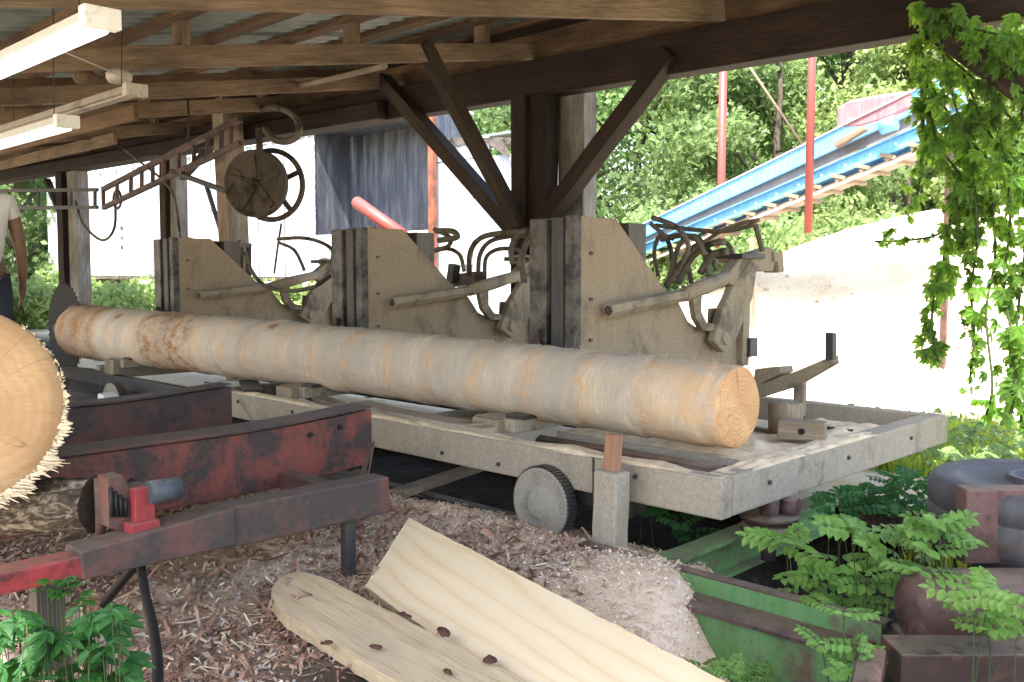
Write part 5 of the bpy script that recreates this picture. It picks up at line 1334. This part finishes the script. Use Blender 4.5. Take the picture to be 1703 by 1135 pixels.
fernbush([at(u, v, d=3.35) for u, v in ((1560, 905), (1590, 890), (1570, 945))], .3, .10, 'compound-leaved sapling against the rusty guard plate')
fernbush([at(u, v, d=3.05) for u, v in ((1630, 1000), (1670, 1020), (1690, 1055))], .3, .10, 'compound-leaved sapling at the right edge over the motor case')
fernbush([at(u, v, d=3.2) for u, v in ((1390, 1050), (1400, 1095), (1385, 1130))], .3, .07, 'thin sapling growing up across the green beams', n=2)
fernbush([at(u, v, z=.02) for u, v in ((1180, 1105), (1215, 1120), (1240, 1130))], .1, .07, 'small seedling tuft beside the end of the clean plank', n=2)
fernbush([at(u, v, d=4.8) for u, v in ((1420, 830), (1460, 835), (1490, 815), (1530, 820), (1400, 845), (1510, 845))], .3, .10, 'darker leafy growth between the carriage end and the drum', 'creeper', 3)
fernbush([at(u, v, d=5.3) for u, v in ((1130, 880), (1150, 860), (1100, 850), (1060, 870))], .2, .12, 'dark seedlings in the shade below the carriage', 'creeper', 1)
cre = thing('creeper_plant', at(110, 1100, z=.0), 'green five-leaved creeper plant on the bark at the lower left corner', 'plant')
f = MB(); s_ = MB()
for _ in range(95):
    u = random.uniform(-20, 215); v = random.uniform(1010, 1150)
    if v < 1045 and not (130 < u < 200 or u < 60): continue
    p = at(u, v, d=random.uniform(2.62, 2.9)); g_ = gh(p.x, p.y)
    if p.z < g_+.02: p.z = g_+.04
    base = V((p.x+random.uniform(-.05, .05), p.y+random.uniform(-.05, .05), g_)); s_.tube([base, (p+base)/2+rv()*.015, p], .0015, 4)
    a = random.random()*2*PI; fivefold(f, p, V((math.cos(a), math.sin(a), -.1)), (V((0, 0, 1))-CF*.35+rv()*.35).normalized(), random.uniform(.06, .09))
f.build('leaves', M['creeper'], cre); s_.build('stems', M['stem'], cre)
tuft = thing('creeper_plant', at(240, 975, z=0.05), 'small dull seedling behind the black hose under the deck', 'plant'); f = MB(); s_ = MB()
for _ in range(14):
    p = at(random.uniform(60, 150), random.uniform(955, 1000), d=3.25); b_ = V((p.x, p.y, gh(p.x, p.y))); p.z = max(p.z, b_.z+.03); s_.tube([b_, p], .002, 4)
    a = random.random()*6; fivefold(f, p, V((math.cos(a), math.sin(a), 0)), (V((0, 0, 1))+rv()*.4).normalized(), .045)
f.build('leaves', M['creeper'], tuft); s_.build('stems', M['stem'], tuft)

# ------------------------------------------------------------------ person on the operator platform
pf = thing('operator_platform', (-7.3, 2.2, 0), 'low dark steel operator platform hidden behind the big log', 'platform')
MB().box(-7.8, -6.7, 1.8, 2.6, .50, .55).build('plate', M['darksteel'], pf, bevel=.005)
for x in (-7.75, -6.75):
    for y in (1.85, 2.55): MB().box(x-.03, x+.03, y-.03, y+.03, -.05, .499).build('leg', M['darksteel'], pf)
FZ = .55; pb_ = at(-33, 452, d=6.55); bx, by = pb_.x, pb_.y
fc = V((-CR.x, -CR.y, 0))*.5+V((CF.x, CF.y, 0))*.85; fc.normalize(); rt = V((fc.y, -fc.x, 0))   # facing away, a little left
def Bp(r_, f_, z): return V((bx, by, FZ))+rt*r_+fc*f_+V((0, 0, z))
def skin(name, verts, edges, radii, mat, par, sub=2, root=0):
    o0 = ROOTLOC[par.name]; me = bpy.data.meshes.new(name); me.from_pydata([tuple(v-o0) for v in verts], edges, [])
    o = bpy.data.objects.new(name, me); COL.objects.link(o); o.parent = par; me.materials.append(mat)
    m = o.modifiers.new('skin', 'SKIN'); m.use_smooth_shade = True
    for i, r in enumerate(radii):
        sv = me.skin_vertices[0].data[i]; sv.radius = r if isinstance(r, tuple) else (r, r); sv.use_root = (i == root)
    m2 = o.modifiers.new('sub', 'SUBSURF'); m2.levels = sub; m2.render_levels = sub
    ROOTLOC[o.name] = o0
    return o
man = thing('person', Bp(0, 0, 0), 'person in a white t-shirt standing at the left edge with one arm hanging', 'person')
def skinmat():
    n = N('skin'); n.b.inputs['Subsurface Weight'].default_value = .05
    a = n.noise(n.co(), 20, 4); return n.done(n.ramp(a, [(.3, (.12, .06, .035)), (.7, (.19, .10, .06))]), .55)
M['skin'] = skinmat()
def cloth(name, c):
    n = N(name); a = n.noise(n.co(), 5, 5); b = n.noise(n.co(), 90, 3); n.bump(n.math('ADD', a, n.math('MULTIPLY', b, .2)), .5, .02)
    return n.done(n.ramp(a, [(.3, tuple(x*.8 for x in c)), (.7, c)]), .9)
M['shirt'] = cloth('white_cotton', (.62, .58, .54)); M['jeans'] = cloth('dark_denim', (.03, .033, .045)); M['hair'] = cloth('dark_hair', (.02, .015, .012)); M['boot'] = cloth('boot_leather', (.05, .03, .02))
vs = [Bp(0, 0, .95), Bp(0, 0, 1.12), Bp(0, .0, 1.32), Bp(0, 0, 1.46), Bp(0, .01, 1.53), Bp(0, .03, 1.60), Bp(0, .035, 1.68), Bp(0, .03, 1.74)]
rd = [(.15, .11), (.145, .105), (.165, .115), (.09, .075), .055, .072, .092, .07]; ed = [(i, i+1) for i in range(7)]
def limb(start, pts, rs):
    k = start
    for p, r in zip(pts, rs):
        vs.append(p); rd.append(r); ed.append((k, len(vs)-1)); k = len(vs)-1
    return k
wr = {}
for s2 in (1, -1):
    k = limb(2, [Bp(s2*.185, 0, 1.42), Bp(s2*.225, -.01, 1.28), Bp(s2*.255, -.02, 1.12), Bp(s2*.262, .02, .98), Bp(s2*.262, .06, .87), Bp(s2*.260, .08, .83), Bp(s2*.256, .10, .77)], [.062, .052, .042, .038, .027, .03, .027]); wr[s2] = k
    limb(0, [Bp(s2*.10, 0, .86), Bp(s2*.115, 0, .68), Bp(s2*.12, .01, .50), Bp(s2*.125, -.01, .35), Bp(s2*.13, -.02, .10), Bp(s2*.135, .10, .04)], [.09, .078, .058, .055, .04, .035])
    for j, (df, ln) in enumerate(((-.024, .062), (-.008, .072), (.010, .068), (.026, .052))):
        a = Bp(s2*.254, .10+df, .755); limb(k, [a, Bp(s2*.250, .105+df, .755-ln*.5), Bp(s2*.238, .11+df, .755-ln)], [.0105, .0095, .0075])
    limb(k, [Bp(s2*.240, .145, .80), Bp(s2*.232, .155, .765)], [.011, .009])
body = skin('body', vs, ed, rd, M['skin'], man)
# head features
MB().lathe(Bp(0, .125, 1.66), fc, [(-.02, .016), (.0, .013), (.018, .006)], 10).build('nose', M['skin'], man)
for s2 in (-1, 1):
    MB().lathe(Bp(s2*.088, .03, 1.665), rt*s2, [(-.01, .022), (.006, .026), (.012, .014)], 12).build('ear', M['skin'], man)
    MB().lathe(Bp(s2*.032, .112, 1.69), fc, [(-.01, .012), (.0, .012), (.008, .006)], 10).build('eye', M['hair'], man)
MB().bar(Bp(-.025, .118, 1.62), Bp(.025, .118, 1.62), .01, .012).build('mouth', M['rust'], man)
skin('hair', [Bp(0, .0, 1.66), Bp(0, .01, 1.74), Bp(0, .03, 1.79)], [(0, 1), (1, 2)], [(.088, .075), (.1, .09), .06], M['hair'], man)
sv = [Bp(0, 0, .87), Bp(0, 0, 1.10), Bp(0, .0, 1.31), Bp(0, 0, 1.45), Bp(.19, 0, 1.425), Bp(.232, -.01, 1.28), Bp(-.19, 0, 1.425), Bp(-.232, -.01, 1.28), Bp(0, .0, 1.49)]
skin('shirt', sv, [(0, 1), (1, 2), (2, 3), (2, 4), (4, 5), (2, 6), (6, 7), (3, 8)], [(.19, .15), (.175, .14), (.18, .135), (.11, .09), .082, .072, .082, .072, .07], M['shirt'], man)
tv = [Bp(0, 0, .98)]; te = []; trd = [(.16, .125)]
for s2 in (1, -1):
    k = 0
    for p, r in zip([Bp(s2*.10, 0, .85), Bp(s2*.115, 0, .68), Bp(s2*.12, .01, .50), Bp(s2*.13, -.02, .12)], [.108, .094, .076, .062]):
        tv.append(p); trd.append(r); te.append((k, len(tv)-1)); k = len(tv)-1
skin('trousers', tv, te, trd, M['jeans'], man)
for s2 in (1, -1): skin('boot', [Bp(s2*.13, -.03, .10), Bp(s2*.13, -.02, .045), Bp(s2*.137, .08, .04), Bp(s2*.14, .17, .032)], [(0, 1), (1, 2), (2, 3)], [.05, .05, .048, .035], M['boot'], man)

# ------------------------------------------------------------------ light
EL, = (rad(60),)
sdir = V((.42, -.91, 0)).normalized()*math.cos(EL)+V((0, 0, math.sin(EL)))
ld = bpy.data.lights.new('sun', 'SUN'); ld.energy = 3.6; ld.angle = rad(.5); ld.color = (1, .95, .87)
lo = bpy.data.objects.new('sun', ld); COL.objects.link(lo); lo.rotation_euler = sdir.to_track_quat('Z', 'Y').to_euler(); lo.location = (0, -5, 20)
w = bpy.data.worlds.new('World'); sc.world = w; w.use_nodes = True; nt = w.node_tree; nt.nodes.clear()
bg = nt.nodes.new('ShaderNodeBackground'); ow = nt.nodes.new('ShaderNodeOutputWorld'); sky = nt.nodes.new('ShaderNodeTexSky'); sky.sky_type = 'NISHITA'
sky.sun_disc = False; sky.sun_elevation = EL; sky.sun_rotation = math.atan2(sdir.x, sdir.y); sky.air_density = 1.3; sky.dust_density = 2.5
bg.inputs[1].default_value = .15; nt.links.new(sky.outputs[0], bg.inputs[0]); nt.links.new(bg.outputs[0], ow.inputs[0])
sc.view_settings.view_transform = 'Standard'; sc.view_settings.look = 'None'; sc.view_settings.exposure = 2.36; sc.view_settings.gamma = 1
sc.render.engine = 'CYCLES'
try:
    sc.cycles.max_bounces = 8; sc.cycles.diffuse_bounces = 5; sc.cycles.use_denoising = True
except Exception: pass
